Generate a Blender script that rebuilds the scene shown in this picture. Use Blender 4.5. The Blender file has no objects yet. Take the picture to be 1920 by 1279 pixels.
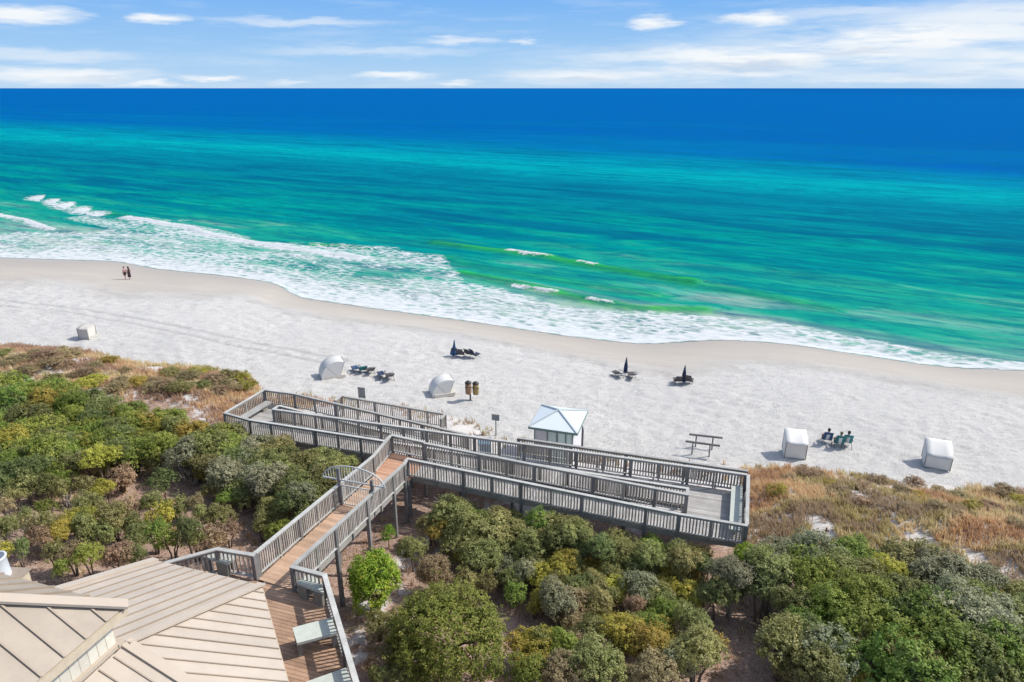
import bpy, bmesh, math, random
import numpy as np
from mathutils import Vector, Matrix

R = math.radians
scene = bpy.context.scene
rng = np.random.default_rng(7)
random.seed(7)
col = scene.collection

# ------------------------------------------------------------------ camera
CAM_Z = 26.0
PITCH = math.atan(474.5 / 1280)
cam_d = bpy.data.cameras.new('camera')
cam_d.lens = 24.0
cam_d.sensor_width = 36.0
cam_d.clip_end = 200000
cam_d.clip_start = 0.5
cam = bpy.data.objects.new('camera', cam_d)
col.objects.link(cam)
cam.location = (0, 0, CAM_Z)
cam.rotation_euler = (R(90) - PITCH, 0, 0)
scene.camera = cam

# ------------------------------------------------------------------ light
SUN_EL = R(45)
SUN_AZ = R(75)            # clockwise from +Y (out to sea) towards +X
sun_d = bpy.data.lights.new('sun', 'SUN')
sun_d.energy = 3.5
sun_d.angle = R(0.6)
sun_d.color = (1.0, 0.955, 0.88)
sun = bpy.data.objects.new('sun', sun_d)
col.objects.link(sun)
sdir = Vector((math.sin(SUN_AZ) * math.cos(SUN_EL), math.cos(SUN_AZ) * math.cos(SUN_EL), math.sin(SUN_EL)))
sun.rotation_euler = sdir.to_track_quat('Z', 'Y').to_euler()
sun.location = (60, 60, 80)

scene.view_settings.view_transform = 'Standard'
scene.view_settings.look = 'None'
scene.view_settings.gamma = 1
scene.view_settings.exposure = 0.32
scene.cycles.use_denoising = True
scene.cycles.max_bounces = 6
scene.cycles.diffuse_bounces = 3
scene.cycles.transparent_max_bounces = 6

world = bpy.data.worlds.new('World')
scene.world = world
world.use_nodes = True
world.cycles.sampling_method = 'MANUAL'
world.cycles.sample_map_resolution = 256


def ray_dir(u, v):
    a = (u - 960) / 1280.0
    b = (v - 639.5) / 1280.0
    return (a, math.cos(PITCH) - b * math.sin(PITCH), -math.sin(PITCH) - b * math.cos(PITCH))


def azel(u, v):
    d = Vector(ray_dir(u, v)).normalized()
    return math.atan2(d.x, d.y), math.asin(d.z)


def build_world():
    nt = world.node_tree
    nt.nodes.clear()
    N = nt.nodes.new
    L = nt.links.new
    out = N('ShaderNodeOutputWorld')
    bg = N('ShaderNodeBackground')
    bg.inputs['Strength'].default_value = 0.15
    L(bg.outputs[0], out.inputs[0])
    sky = N('ShaderNodeTexSky')
    sky.sky_type = 'NISHITA'
    sky.sun_disc = False
    sky.sun_elevation = SUN_EL
    sky.sun_rotation = SUN_AZ
    sky.altitude = 0
    sky.air_density = 1.0
    sky.dust_density = 1.2
    sky.ozone_density = 1.0
    tc = N('ShaderNodeTexCoord')
    sep = N('ShaderNodeSeparateXYZ')
    L(tc.outputs['Generated'], sep.inputs[0])
    az = N('ShaderNodeMath'); az.operation = 'ARCTAN2'
    L(sep.outputs['X'], az.inputs[0]); L(sep.outputs['Y'], az.inputs[1])
    el = N('ShaderNodeMath'); el.operation = 'ARCSINE'
    L(sep.outputs['Z'], el.inputs[0])
    ae = N('ShaderNodeCombineXYZ')
    L(az.outputs[0], ae.inputs[0]); L(el.outputs[0], ae.inputs[1])
    # stretched warp for ragged cloud edges
    st = N('ShaderNodeVectorMath'); st.operation = 'MULTIPLY'
    st.inputs[1].default_value = (9, 55, 1)
    L(ae.outputs[0], st.inputs[0])
    n1 = N('ShaderNodeTexNoise'); n1.inputs['Scale'].default_value = 1.6
    n1.inputs['Detail'].default_value = 4; n1.inputs['Roughness'].default_value = 0.62
    L(st.outputs[0], n1.inputs['Vector'])
    st2 = N('ShaderNodeVectorMath'); st2.operation = 'MULTIPLY'
    st2.inputs[1].default_value = (5, 42, 1)
    L(ae.outputs[0], st2.inputs[0])
    n2 = N('ShaderNodeTexNoise'); n2.inputs['Scale'].default_value = 1.3
    n2.inputs['Detail'].default_value = 6; n2.inputs['Roughness'].default_value = 0.6
    L(st2.outputs[0], n2.inputs['Vector'])
    wv = N('ShaderNodeVectorMath'); wv.operation = 'MULTIPLY_ADD'
    wv.inputs[1].default_value = (0.09, 0.022, 0)
    L(n1.outputs['Color'], wv.inputs[0])
    L(ae.outputs[0], wv.inputs[2])

    def blobs(lst, ramp):
        acc = None
        for (u, v, w, h, g) in lst:
            a0, e0 = azel(u, v)
            sub = N('ShaderNodeVectorMath'); sub.operation = 'SUBTRACT'
            sub.inputs[1].default_value = (a0 + 0.045, e0 + 0.011, 0)
            L(wv.outputs[0], sub.inputs[0])
            mu = N('ShaderNodeVectorMath'); mu.operation = 'MULTIPLY'
            mu.inputs[1].default_value = (1280.0 / w, 1280.0 / h, 0)
            L(sub.outputs[0], mu.inputs[0])
            le = N('ShaderNodeVectorMath'); le.operation = 'LENGTH'
            L(mu.outputs[0], le.inputs[0])
            mr = N('ShaderNodeMapRange'); mr.interpolation_type = 'SMOOTHSTEP'
            mr.inputs['From Min'].default_value = 1.25
            mr.inputs['From Max'].default_value = ramp
            mr.inputs['To Max'].default_value = g
            L(le.outputs['Value'], mr.inputs['Value'])
            if acc is None:
                acc = mr.outputs[0]
            else:
                mx = N('ShaderNodeMath'); mx.operation = 'MAXIMUM'
                L(acc, mx.inputs[0]); L(mr.outputs[0], mx.inputs[1])
                acc = mx.outputs[0]
        return acc
    puffs = [(50, 26, 75, 14, .95), (300, 35, 42, 9, .95), (560, 42, 170, 8, .5), (110, 142, 150, 13, .9),
             (90, 104, 150, 12, .5), (395, 146, 55, 6, .9), (285, 158, 60, 5, .9), (745, 142, 70, 8, .9),
             (860, 76, 80, 7, .6), (975, 78, 30, 5, .6), (1228, 42, 48, 11, .95), (1420, 38, 66, 15, 1.0),
             (860, 156, 40, 5, .8), (550, 153, 40, 5, .5), (1090, 142, 170, 15, .8), (700, 95, 220, 9, .4)]
    band = [(1450, 105, 420, 26, 1.0), (1720, 70, 330, 34, 1.0), (1880, 30, 260, 30, .8), (1300, 135, 330, 18, .8),
            (1700, 145, 330, 12, .6), (1620, 22, 260, 10, .5), (1960, 110, 260, 40, .8)]
    p = blobs(puffs, 0.15)
    b = blobs(band, 0.1)
    # break the big sheet up with streaky noise
    r1 = N('ShaderNodeMapRange'); r1.inputs['From Min'].default_value = .28; r1.inputs['From Max'].default_value = .52
    L(n2.outputs['Fac'], r1.inputs['Value'])
    mb = N('ShaderNodeMath'); mb.operation = 'MULTIPLY'
    L(b, mb.inputs[0]); L(r1.outputs[0], mb.inputs[1])
    # faint cirrus all over the sky
    r2 = N('ShaderNodeMapRange'); r2.inputs['From Min'].default_value = .50; r2.inputs['From Max'].default_value = .82
    r2.inputs['To Max'].default_value = .30
    L(n2.outputs['Fac'], r2.inputs['Value'])
    m1 = N('ShaderNodeMath'); m1.operation = 'MAXIMUM'
    L(p, m1.inputs[0]); L(mb.outputs[0], m1.inputs[1])
    m2 = N('ShaderNodeMath'); m2.operation = 'MAXIMUM'
    L(m1.outputs[0], m2.inputs[0]); L(r2.outputs[0], m2.inputs[1])
    # grey undersides in the sheet
    gl = blobs([(1400, 124, 120, 10, .7), (1150, 88, 70, 7, .6), (1590, 100, 70, 5, .5), (1100, 150, 90, 5, .5), (1760, 140, 80, 4, .4), (180, 148, 60, 4, .4)], 0.2)
    cc = N('ShaderNodeMix'); cc.data_type = 'RGBA'
    cc.inputs['A'].default_value = (5.0, 5.15, 5.25, 1)
    cc.inputs['B'].default_value = (3.1, 3.5, 4.2, 1)
    L(gl, cc.inputs['Factor'])
    mix = N('ShaderNodeMix'); mix.data_type = 'RGBA'
    L(m2.outputs[0], mix.inputs['Factor'])
    # clear blue low sky over the sea, running into the plain sky model higher up
    lo = N('ShaderNodeValToRGB')
    le = lo.color_ramp.elements
    stops = [(0.0, (2.7, 3.7, 4.8)), (.12, (2.0, 3.3, 4.85)), (.42, (.85, 2.3, 4.8)), (1.0, (.7, 1.9, 4.4))]
    while len(le) < len(stops):
        le.new(.5)
    for i, (q, c) in enumerate(stops):
        le[i].position = q; le[i].color = (*c, 1)
    er = N('ShaderNodeMapRange'); er.inputs['From Max'].default_value = .30
    L(el.outputs[0], er.inputs['Value']); L(er.outputs[0], lo.inputs[0])
    up = N('ShaderNodeMapRange'); up.interpolation_type = 'SMOOTHSTEP'
    up.inputs['From Min'].default_value = .12; up.inputs['From Max'].default_value = .5
    up.inputs['To Min'].default_value = .0
    L(el.outputs[0], up.inputs['Value'])
    tint = N('ShaderNodeMix'); tint.data_type = 'RGBA'
    L(up.outputs[0], tint.inputs['Factor'])
    hs = N('ShaderNodeHueSaturation'); hs.inputs['Saturation'].default_value = .78
    L(sky.outputs[0], hs.inputs['Color'])
    L(lo.outputs[0], tint.inputs['A']); L(hs.outputs[0], tint.inputs['B'])
    L(tint.outputs['Result'], mix.inputs['A']); L(cc.outputs['Result'], mix.inputs['B'])
    L(mix.outputs['Result'], bg.inputs['Color'])


build_world()

# ------------------------------------------------------------------ frames and small maths
ANG = R(-17)
E2 = np.array([math.cos(ANG), math.sin(ANG)])
N2 = np.array([-math.sin(ANG), math.cos(ANG)])


def ST(s, t, z=0.0):
    """boardwalk frame (s along the shore, t towards the sea) to world"""
    q = s * E2 + t * N2
    return Vector((q[0], q[1], z))


def PX(u, v, z):
    """point at height z that the survey picture shows at u, v"""
    d = ray_dir(u, v)
    k = (z - CAM_Z) / d[2]
    return (d[0] * k, d[1] * k)


def vnoise(x, y, seed=0):
    xi = np.floor(x).astype(np.int64); yi = np.floor(y).astype(np.int64)
    xf = x - xi; yf = y - yi
    xf = xf * xf * (3 - 2 * xf); yf = yf * yf * (3 - 2 * yf)

    def h(a, b):
        n = (a * 374761393 + b * 668265263 + seed * 1442695041) & 0xffffffff
        n = ((n ^ (n >> 13)) * 1274126177) & 0xffffffff
        return ((n ^ (n >> 16)) & 0xffff) / 65535.0
    return (h(xi, yi) * (1 - xf) + h(xi + 1, yi) * xf) * (1 - yf) + (h(xi, yi + 1) * (1 - xf) + h(xi + 1, yi + 1) * xf) * yf


def fbm(x, y, seed=0, o=4):
    v = 0; a = .5; tot = 0
    for i in range(o):
        v = v + a * vnoise(x * 2 ** i, y * 2 ** i, seed + i); tot += a; a *= .5
    return v / tot


def sstep(a, b, x):
    t = np.clip((x - a) / (b - a), 0, 1)
    return t * t * (3 - 2 * t)


def pxline(pts, z):
    return np.array([PX(u, v, z) for u, v in pts])


def dist_poly(x, y, P):
    best = np.full(np.shape(x), 1e9)
    for (x0, y0), (x1, y1) in zip(P[:-1], P[1:]):
        dx, dy = x1 - x0, y1 - y0
        l2 = dx * dx + dy * dy
        tt = np.clip(((x - x0) * dx + (y - y0) * dy) / l2, 0, 1)
        d = np.hypot(x - x0 - tt * dx, y - y0 - tt * dy)
        best = np.minimum(best, d)
    return best


SHORE = pxline([(0, 482), (120, 486), (230, 489), (300, 503), (450, 518), (530, 530), (560, 555), (700, 575), (900, 602),
                (1050, 625), (1200, 642), (1350, 632), (1450, 640), (1600, 662), (1750, 685), (1900, 690)], 0.0)
SHORE = np.vstack([[-200, 150], [-120, 121], SHORE, [75, 55], [140, 34]])
VEG = pxline([(0, 642), (160, 654), (260, 677), (400, 682), (480, 702), (490, 733), (560, 738), (640, 747), (780, 762), (870, 780), (960, 824),
              (1100, 838), (1200, 853), (1330, 872), (1420, 867), (1600, 884), (1750, 903), (1920, 918)], 3.3)
VEG = np.vstack([[-160, 100], [-80, 75], VEG, [60, 27], [140, 3]])
COSB = math.cos(R(19))


def smooth_line(P, w):
    xs = np.arange(P[0, 0], P[-1, 0], .5)
    ys = np.interp(xs, P[:, 0], P[:, 1])
    k = np.exp(-(np.arange(-3 * w, 3 * w + .5, .5) / w) ** 2)
    yp = np.pad(ys, len(k) // 2, mode='reflect', reflect_type='odd')
    return np.stack([xs, np.convolve(yp, k / k.sum(), 'valid')[:len(xs)]], -1)


SHORE = smooth_line(SHORE, 2.2)
VEG = smooth_line(VEG, .8)


def shore_y(x):
    return np.interp(x, SHORE[:, 0], SHORE[:, 1])


def veg_y(x):
    return np.interp(x, VEG[:, 0], VEG[:, 1])


def ground(x, y):
    x = np.asarray(x, float); y = np.asarray(y, float)
    d = (shore_y(x) - y) * COSB
    q = (veg_y(x) - y) * COSB
    zb = np.where(d > 0, 3.3 * (1 - np.exp(-np.clip(d, 0, 200) / 17.0)) * 1.06, 0.16 * d)
    zb = np.minimum(zb, 3.35 + 0 * d)
    qq = np.clip(q, 0, 80)
    zi = np.interp(qq, [0, 3, 7, 12, 18, 24, 30, 45], [0, .5, 1.0, 1.0, 1.3, 2.3, 3.3, 4.6])
    s = x * E2[0] + y * E2[1]
    t = x * N2[0] + y * N2[1]
    right = sstep(3, 9, s)
    zi = zi + right * .7 * np.exp(-((qq - 7) / 5.0) ** 2)
    zi = zi + (fbm(x / 3.1, y / 3.1, 11, 3) - .5) * .7 * sstep(0, 4, qq)
    z = zb + zi
    # the sand path where the lowest ramp comes down, and head-room under the ramps
    cap = np.where((s > -27) & (s < -12.5) & (t > 33) & (t < 36), np.interp(s, [-26, -13.7], [5.3, 4.45]), 99)
    z = np.minimum(z, cap)
    pathz = np.where((s > -26) & (s < -8) & (t >= 36) & (t < 40), 4.0, 99)
    z = np.minimum(z, pathz)
    return z


def gz(x, y):
    return float(ground(np.array([x]), np.array([y]))[0])


def px_on_ground(u, v, lift=0.0):
    """where the view ray at u, v meets the ground raised by lift"""
    d = ray_dir(u, v)
    ks = np.linspace(8, 160, 1500)
    zr = CAM_Z + d[2] * ks
    g = ground(d[0] * ks, d[1] * ks) + lift
    i = int(np.argmax(zr < g))
    return Vector((d[0] * ks[i], d[1] * ks[i], float(g[i] - lift)))


# ------------------------------------------------------------------ materials
MATS = {}


def new_mat(name):
    m = bpy.data.materials.new(name)
    m.use_nodes = True
    nt = m.node_tree
    b = nt.nodes['Principled BSDF']
    MATS[name] = m
    return m, nt, b


def mixnode(nt, fac, a, b, blend='MIX'):
    n = nt.nodes.new('ShaderNodeMix'); n.data_type = 'RGBA'; n.blend_type = blend
    for key, val in (('Factor', fac), ('A', a), ('B', b)):
        if isinstance(val, (int, float)):
            n.inputs[key].default_value = val
        elif isinstance(val, tuple):
            n.inputs[key].default_value = (*val[:3], 1)
        else:
            nt.links.new(val, n.inputs[key])
    return n.outputs['Result']


def noise(nt, scale, detail=4, rough=.55, vec=None, dist=0.0):
    n = nt.nodes.new('ShaderNodeTexNoise')
    n.inputs['Scale'].default_value = scale
    n.inputs['Detail'].default_value = detail
    n.inputs['Roughness'].default_value = rough
    n.inputs['Distortion'].default_value = dist
    if vec is not None:
        nt.links.new(vec, n.inputs['Vector'])
    return n


def mrange(nt, v, a, b, c=0.0, d=1.0):
    n = nt.nodes.new('ShaderNodeMapRange')
    n.inputs['From Min'].default_value = a; n.inputs['From Max'].default_value = b
    n.inputs['To Min'].default_value = c; n.inputs['To Max'].default_value = d
    nt.links.new(v, n.inputs['Value'])
    return n.outputs[0]


def math_n(nt, op, a, b=None):
    n = nt.nodes.new('ShaderNodeMath'); n.operation = op
    for i, v in enumerate((a, b)):
        if v is None:
            continue
        if isinstance(v, (int, float)):
            n.inputs[i].default_value = v
        else:
            nt.links.new(v, n.inputs[i])
    return n.outputs[0]


def geo_pos(nt):
    return nt.nodes.new('ShaderNodeNewGeometry').outputs['Position']


def attr(nt, name):
    n = nt.nodes.new('ShaderNodeAttribute'); n.attribute_name = name
    return n


def bump(nt, bsdf, h, strength, dist):
    n = nt.nodes.new('ShaderNodeBump')
    n.inputs['Strength'].default_value = strength
    n.inputs['Distance'].default_value = dist
    nt.links.new(h, n.inputs['Height'])
    nt.links.new(n.outputs[0], bsdf.inputs['Normal'])


def scaled(nt, vec, s, rotz=0.0):
    n = nt.nodes.new('ShaderNodeMapping')
    n.vector_type = 'TEXTURE'          # turn first, then stretch
    n.inputs['Scale'].default_value = tuple(1.0 / q for q in s)
    n.inputs['Rotation'].default_value = (0, 0, -rotz)
    nt.links.new(vec, n.inputs['Vector'])
    return n.outputs[0]


def simple(name, c, rough=.6, var=.25, scale=6.0, metal=0.0, bmp=0.0, objvar=.12):
    """painted / plain surface: base colour with cloudy wear and a little per-object variation"""
    m, nt, b = new_mat(name)
    p = geo_pos(nt)
    n = noise(nt, scale, 5, .6, p)
    dark = tuple(x * (1 - var) for x in c)
    lite = tuple(min(1, x * (1 + var * .6)) for x in c)
    cc = mixnode(nt, mrange(nt, n.outputs['Fac'], .3, .7), dark, lite)
    n2 = noise(nt, scale * 9, 4, .7, p)
    cc = mixnode(nt, mrange(nt, n2.outputs['Fac'], .5, .8, 0, .35), cc, tuple(x * (1 - var * 1.6) for x in c))
    oi = nt.nodes.new('ShaderNodeObjectInfo')
    v = mrange(nt, oi.outputs['Random'], 0, 1, 1 - objvar, 1 + objvar)
    hv = nt.nodes.new('ShaderNodeHueSaturation')
    nt.links.new(v, hv.inputs['Value']); nt.links.new(cc, hv.inputs['Color'])
    nt.links.new(hv.outputs[0], b.inputs['Base Color'])
    b.inputs['Roughness'].default_value = rough
    b.inputs['Metallic'].default_value = metal
    if bmp:
        bump(nt, b, n.outputs['Fac'], bmp, .02)
    return m


def wood(name, c, c2, objvar=.25, rough=.8):
    m, nt, b = new_mat(name)
    tc = nt.nodes.new('ShaderNodeTexCoord')
    p = geo_pos(nt)
    n = noise(nt, 1.5, 6, .65, p)
    g = noise(nt, 1, 4, .6, scaled(nt, p, (22, 22, 22)))
    cc = mixnode(nt, mrange(nt, n.outputs['Fac'], .32, .68), c, c2)
    cc = mixnode(nt, mrange(nt, g.outputs['Fac'], .35, .75, 0, .45), cc, tuple(x * .45 for x in c))
    oi = nt.nodes.new('ShaderNodeObjectInfo')
    v = mrange(nt, oi.outputs['Random'], 0, 1, 1 - objvar, 1 + objvar)
    hv = nt.nodes.new('ShaderNodeHueSaturation')
    nt.links.new(v, hv.inputs['Value']); nt.links.new(cc, hv.inputs['Color'])
    nt.links.new(hv.outputs[0], b.inputs['Base Color'])
    b.inputs['Roughness'].default_value = rough
    bump(nt, b, g.outputs['Fac'], .4, .01)
    return m


wood('rail_wood', (.29, .27, .235), (.39, .365, .325))
wood('rail_cap_wood', (.40, .395, .37), (.55, .545, .515), .2)
wood('baluster_wood', (.37, .33, .29), (.50, .455, .41), .35)
wood('post_wood', (.17, .165, .16), (.26, .25, .24), .2)
wood('ramp_plank_wood', (.36, .34, .32), (.48, .46, .44), .2)
wood('walk_plank_wood', (.46, .30, .20), (.58, .40, .28), .18)
wood('deck_plank_wood', (.36, .22, .145), (.50, .33, .22), .22)
wood('landing_plank_wood', (.52, .28, .18), (.62, .37, .25), .14)
simple('bench_paint', (.50, .53, .47), .6, .1)
wood('bench_leg_wood', (.22, .21, .18), (.32, .30, .26), .15)
simple('gate_metal', (.60, .62, .60), .5, .12)
simple('dark_metal', (.07, .075, .085), .5, .2)
simple('upper_roof_metal', (.355, .295, .23), .5, .14, 1.3, objvar=.05)  # browner than roof_metal, with the slope's sun-angle shading put into the colour
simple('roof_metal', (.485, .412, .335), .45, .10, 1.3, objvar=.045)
simple('roof_cap_metal', (.50, .42, .335), .42, .06, 1.3, objvar=.03)
simple('roof_rib_metal', (.33, .265, .205), .5, .1, objvar=.05)
simple('fascia', (.50, .42, .31), .6, .12)
simple('siding', (.66, .62, .52), .6, .1)
simple('white_canvas', (.70, .69, .66), .8, .05, 3)
simple('cream_canvas', (.60, .56, .50), .8, .08, 3)
simple('navy_fabric', (.025, .045, .11), .8, .3)
simple('blue_fabric', (.04, .10, .21), .8, .3)
simple('teal_fabric', (.03, .20, .22), .8, .3)
simple('grey_fabric', (.10, .095, .10), .8, .3)
simple('chair_frame', (.10, .085, .075), .6, .3)
simple('hut_wall', (.68, .67, .70), .7, .08)
simple('hut_panel', (.60, .72, .70), .6, .1)
simple('hut_trim', (.16, .25, .22), .6, .15)
simple('hut_roof', (.66, .71, .72), .4, .05)
simple('hut_roof_cap', (.55, .60, .61), .4, .05)
simple('barrel_brown', (.30, .17, .09), .6, .3)
simple('barrel_tan', (.36, .26, .10), .6, .3)
simple('black_plastic', (.03, .025, .025), .5, .2)
simple('sign_grey', (.20, .22, .235), .6, .12)
simple('bin_blue', (.16, .27, .36), .5, .15)
simple('vent_white', (.56, .59, .62), .35, .06)
simple('vent_dark', (.02, .02, .03), .8, .2)
simple('skin', (.50, .28, .20), .6, .1)
simple('hair_dark', (.025, .018, .015), .7, .2)
simple('cloth_dark', (.05, .025, .03), .8, .2)
simple('cloth_pink', (.55, .30, .33), .8, .1)
simple('cloth_white', (.62, .66, .70), .8, .1)
simple('cap_khaki', (.18, .17, .11), .8, .1)
wood('bark', (.13, .10, .075), (.22, .18, .14), .25, .9)
wood('pale_bark', (.34, .30, .25), (.46, .42, .36), .2, .9)


def foliage(name, cols, trans=.36, objvar=.22):
    cols = [tuple(min(.8, x * 1.22) for x in c) for c in cols]
    m, nt, b = new_mat(name)
    a = attr(nt, 'tint')
    cr = nt.nodes.new('ShaderNodeValToRGB')
    el = cr.color_ramp.elements
    while len(el) < len(cols):
        el.new(.5)
    for i, c in enumerate(cols):
        el[i].position = i / (len(cols) - 1)
        el[i].color = (*c, 1)
    nt.links.new(a.outputs['Fac'], cr.inputs[0])
    oi = nt.nodes.new('ShaderNodeObjectInfo')
    hv = nt.nodes.new('ShaderNodeHueSaturation')
    nt.links.new(mrange(nt, oi.outputs['Random'], 0, 1, 1 - objvar, 1 + objvar), hv.inputs['Value'])
    sn = noise(nt, 1.0, 0, .5, None)
    hue = math_n(nt, 'FRACT', math_n(nt, 'MULTIPLY', oi.outputs['Random'], 7.31))
    nt.links.new(mrange(nt, hue, 0, 1, .47, .525), hv.inputs['Hue'])
    nt.links.new(cr.outputs[0], hv.inputs['Color'])
    nt.nodes.remove(sn)
    nt.links.new(hv.outputs[0], b.inputs['Base Color'])
    b.inputs['Roughness'].default_value = .5
    b.inputs['Specular IOR Level'].default_value = .15
    tr = nt.nodes.new('ShaderNodeBsdfTranslucent')
    nt.links.new(hv.outputs[0], tr.inputs['Color'])
    mx = nt.nodes.new('ShaderNodeMixShader')
    mx.inputs[0].default_value = trans
    out = nt.nodes['Material Output']
    nt.links.new(b.outputs[0], mx.inputs[1]); nt.links.new(tr.outputs[0], mx.inputs[2])
    nt.links.new(mx.outputs[0], out.inputs['Surface'])
    return m


foliage('leaf_oak', [(.115, .118, .040), (.225, .228, .080), (.330, .325, .125), (.46, .43, .20)])
foliage('leaf_dark', [(.070, .090, .032), (.150, .178, .062), (.235, .258, .098), (.35, .35, .15)])
foliage('leaf_green', [(.085, .130, .028), (.180, .238, .048), (.275, .325, .075), (.40, .41, .11)])
foliage('leaf_bright', [(.075, .14, .018), (.16, .255, .028), (.27, .345, .042), (.42, .37, .07)])
foliage('leaf_yellow', [(.18, .165, .04), (.31, .285, .055), (.43, .385, .08), (.56, .44, .12)])
foliage('leaf_brown', [(.17, .13, .075), (.28, .215, .12), (.39, .305, .175), (.50, .41, .26)])
foliage('leaf_grey', [(.135, .142, .080), (.245, .255, .145), (.345, .345, .21), (.46, .44, .30)])
foliage('grass_dry', [(.38, .28, .19), (.50, .36, .19), (.60, .46, .24), (.68, .58, .36), (.43, .40, .16), (.41, .33, .22)], .35, 0)


def terrain_mats():
    # beach
    m, nt, b = new_mat('sand')
    p = geo_pos(nt)
    wet = attr(nt, 'wet').outputs['Fac']
    trk = attr(nt, 'track').outputs['Fac']
    big = noise(nt, .12, 4, .6, p)
    fine = noise(nt, 5.5, 5, .7, p)
    grain = noise(nt, 30, 3, .7, p)
    dry = mixnode(nt, mrange(nt, big.outputs['Fac'], .35, .65), (.655, .635, .605), (.72, .695, .655))
    dry = mixnode(nt, mrange(nt, fine.outputs['Fac'], .50, .68, 0, .55), dry, (.40, .39, .385))
    dry = mixnode(nt, mrange(nt, grain.outputs['Fac'], .5, .75, 0, .25), dry, (.34, .325, .31))
    pr = noise(nt, 2.3, 3, .6, p)
    dry = mixnode(nt, math_n(nt, 'MULTIPLY', mrange(nt, pr.outputs['Fac'], .52, .62), mrange(nt, big.outputs['Fac'], .35, .6, .18, .42)), dry, (.47, .455, .435))
    dry = mixnode(nt, trk, dry, (.44, .425, .42))
    scf = noise(nt, .55, 5, .7, p)
    dry = mixnode(nt, mrange(nt, scf.outputs['Fac'], .52, .68, 0, .22), dry, (.52, .505, .485))
    wn = noise(nt, .35, 4, .6, scaled(nt, p, (.35, 1, 1), R(17)))
    damp = mixnode(nt, mrange(nt, wn.outputs['Fac'], .35, .65), (.50, .45, .39), (.455, .42, .38))
    soaked = mixnode(nt, mrange(nt, wn.outputs['Fac'], .35, .65), (.375, .34, .30), (.42, .375, .325))
    wj = math_n(nt, 'ADD', wet, mrange(nt, wn.outputs['Fac'], .3, .7, -.12, .12))
    cc = mixnode(nt, mrange(nt, wj, .18, .48), dry, damp)
    cc = mixnode(nt, mrange(nt, wj, .48, .86), cc, soaked)
    nt.links.new(cc, b.inputs['Base Color'])
    nt.links.new(mrange(nt, wj, .6, 1.0, .9, .45), b.inputs['Roughness'])
    b.inputs['Specular IOR Level'].default_value = .25
    hh = math_n(nt, 'MULTIPLY', math_n(nt, 'ADD', fine.outputs['Fac'], math_n(nt, 'MULTIPLY', grain.outputs['Fac'], .5)), mrange(nt, wj, .3, .6, 1, .08))
    bump(nt, b, hh, .9, .16)
    # dune and scrub floor
    m, nt, b = new_mat('dune_floor')
    p = geo_pos(nt)
    lit = attr(nt, 'litter').outputs['Fac']
    a = noise(nt, .8, 6, .65, p)
    f = noise(nt, 9, 5, .7, p)
    g = noise(nt, 2.6, 5, .7, p)
    sand = mixnode(nt, mrange(nt, f.outputs['Fac'], .45, .75), (.63, .605, .585), (.48, .42, .37))
    litter = mixnode(nt, mrange(nt, g.outputs['Fac'], .35, .65), (.20, .125, .09), (.38, .25, .19))
    litter = mixnode(nt, mrange(nt, f.outputs['Fac'], .42, .68), litter, (.50, .38, .31))
    k = math_n(nt, 'ADD', lit, mrange(nt, a.outputs['Fac'], .3, .7, -.45, .45))
    cc = mixnode(nt, mrange(nt, k, .35, .6), sand, litter)
    nt.links.new(cc, b.inputs['Base Color'])
    b.inputs['Roughness'].default_value = .95
    b.inputs['Specular IOR Level'].default_value = .1
    bump(nt, b, f.outputs['Fac'], .8, .08)
    # sea
    m, nt, b = new_mat('sea_water')
    p = geo_pos(nt)
    w = attr(nt, 'depth').outputs['Fac']
    foam = attr(nt, 'foam').outputs['Fac']
    green = attr(nt, 'green').outputs['Fac']
    sv = scaled(nt, p, (.018, .11, 1), R(29))
    st1 = noise(nt, 1, 8, .68, sv, .15)
    sv2 = scaled(nt, p, (.0022, .016, 1), R(29))
    st2 = noise(nt, 1, 9, .68, sv2, .2)
    sv3 = scaled(nt, p, (.24, .62, 1), R(29))
    st3 = noise(nt, 1, 5, .65, sv3, .3)
    far = mrange(nt, w, 1.4, 2.2)
    nearm = mrange(nt, w, .9, 1.6, 1, 0)
    wj = math_n(nt, 'ADD', w, math_n(nt, 'MULTIPLY', mrange(nt, st2.outputs['Fac'], .3, .7, -.17, .17), 1.0))
    wj = math_n(nt, 'ADD', wj, math_n(nt, 'MULTIPLY', nearm, mrange(nt, st1.outputs['Fac'], .3, .7, -.16, .16)))
    cr = nt.nodes.new('ShaderNodeValToRGB')
    stops = [(0.0, (.30, .42, .35)), (.08, (.14, .38, .30)), (.17, (.015, .31, .21)), (.30, (.0, .265, .22)), (.46, (.0, .205, .235)),
             (.70, (.0, .185, .262)), (.88, (.0, .225, .30)), (1.0, (.0, .345, .365)), (1.12, (.0, .32, .365)), (1.45, (.0, .215, .345)), (1.85, (.0, .145, .355)),
             (2.1, (.0, .100, .355)), (2.6, (.0, .106, .365)), (3.0, (.0, .09, .33))]
    el = cr.color_ramp.elements
    while len(el) < len(stops):
        el.new(.5)
    for i, (q, c) in enumerate(stops):
        el[i].position = q / 3.0
        el[i].color = (*c, 1)
    nt.links.new(math_n(nt, 'DIVIDE', wj, 3.0), cr.inputs[0])
    c0 = cr.outputs[0]
    c0 = mixnode(nt, green, c0, (.03, .40, .045))
    # swell streaks: wave shading painted into the colour, darker blue-green on the backs
    dk = math_n(nt, 'MULTIPLY', mrange(nt, st1.outputs['Fac'], .45, .60), math_n(nt, 'MULTIPLY', mrange(nt, w, .12, .4), mrange(nt, w, 1.0, 2.4, .80, .16)))
    dk = math_n(nt, 'MULTIPLY', dk, math_n(nt, 'MAXIMUM', mrange(nt, w, .72, .92, 1, .3), mrange(nt, w, 1.15, 1.4, 0, 1)))
    c0 = mixnode(nt, dk, c0, (.0, .105, .19))
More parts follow.
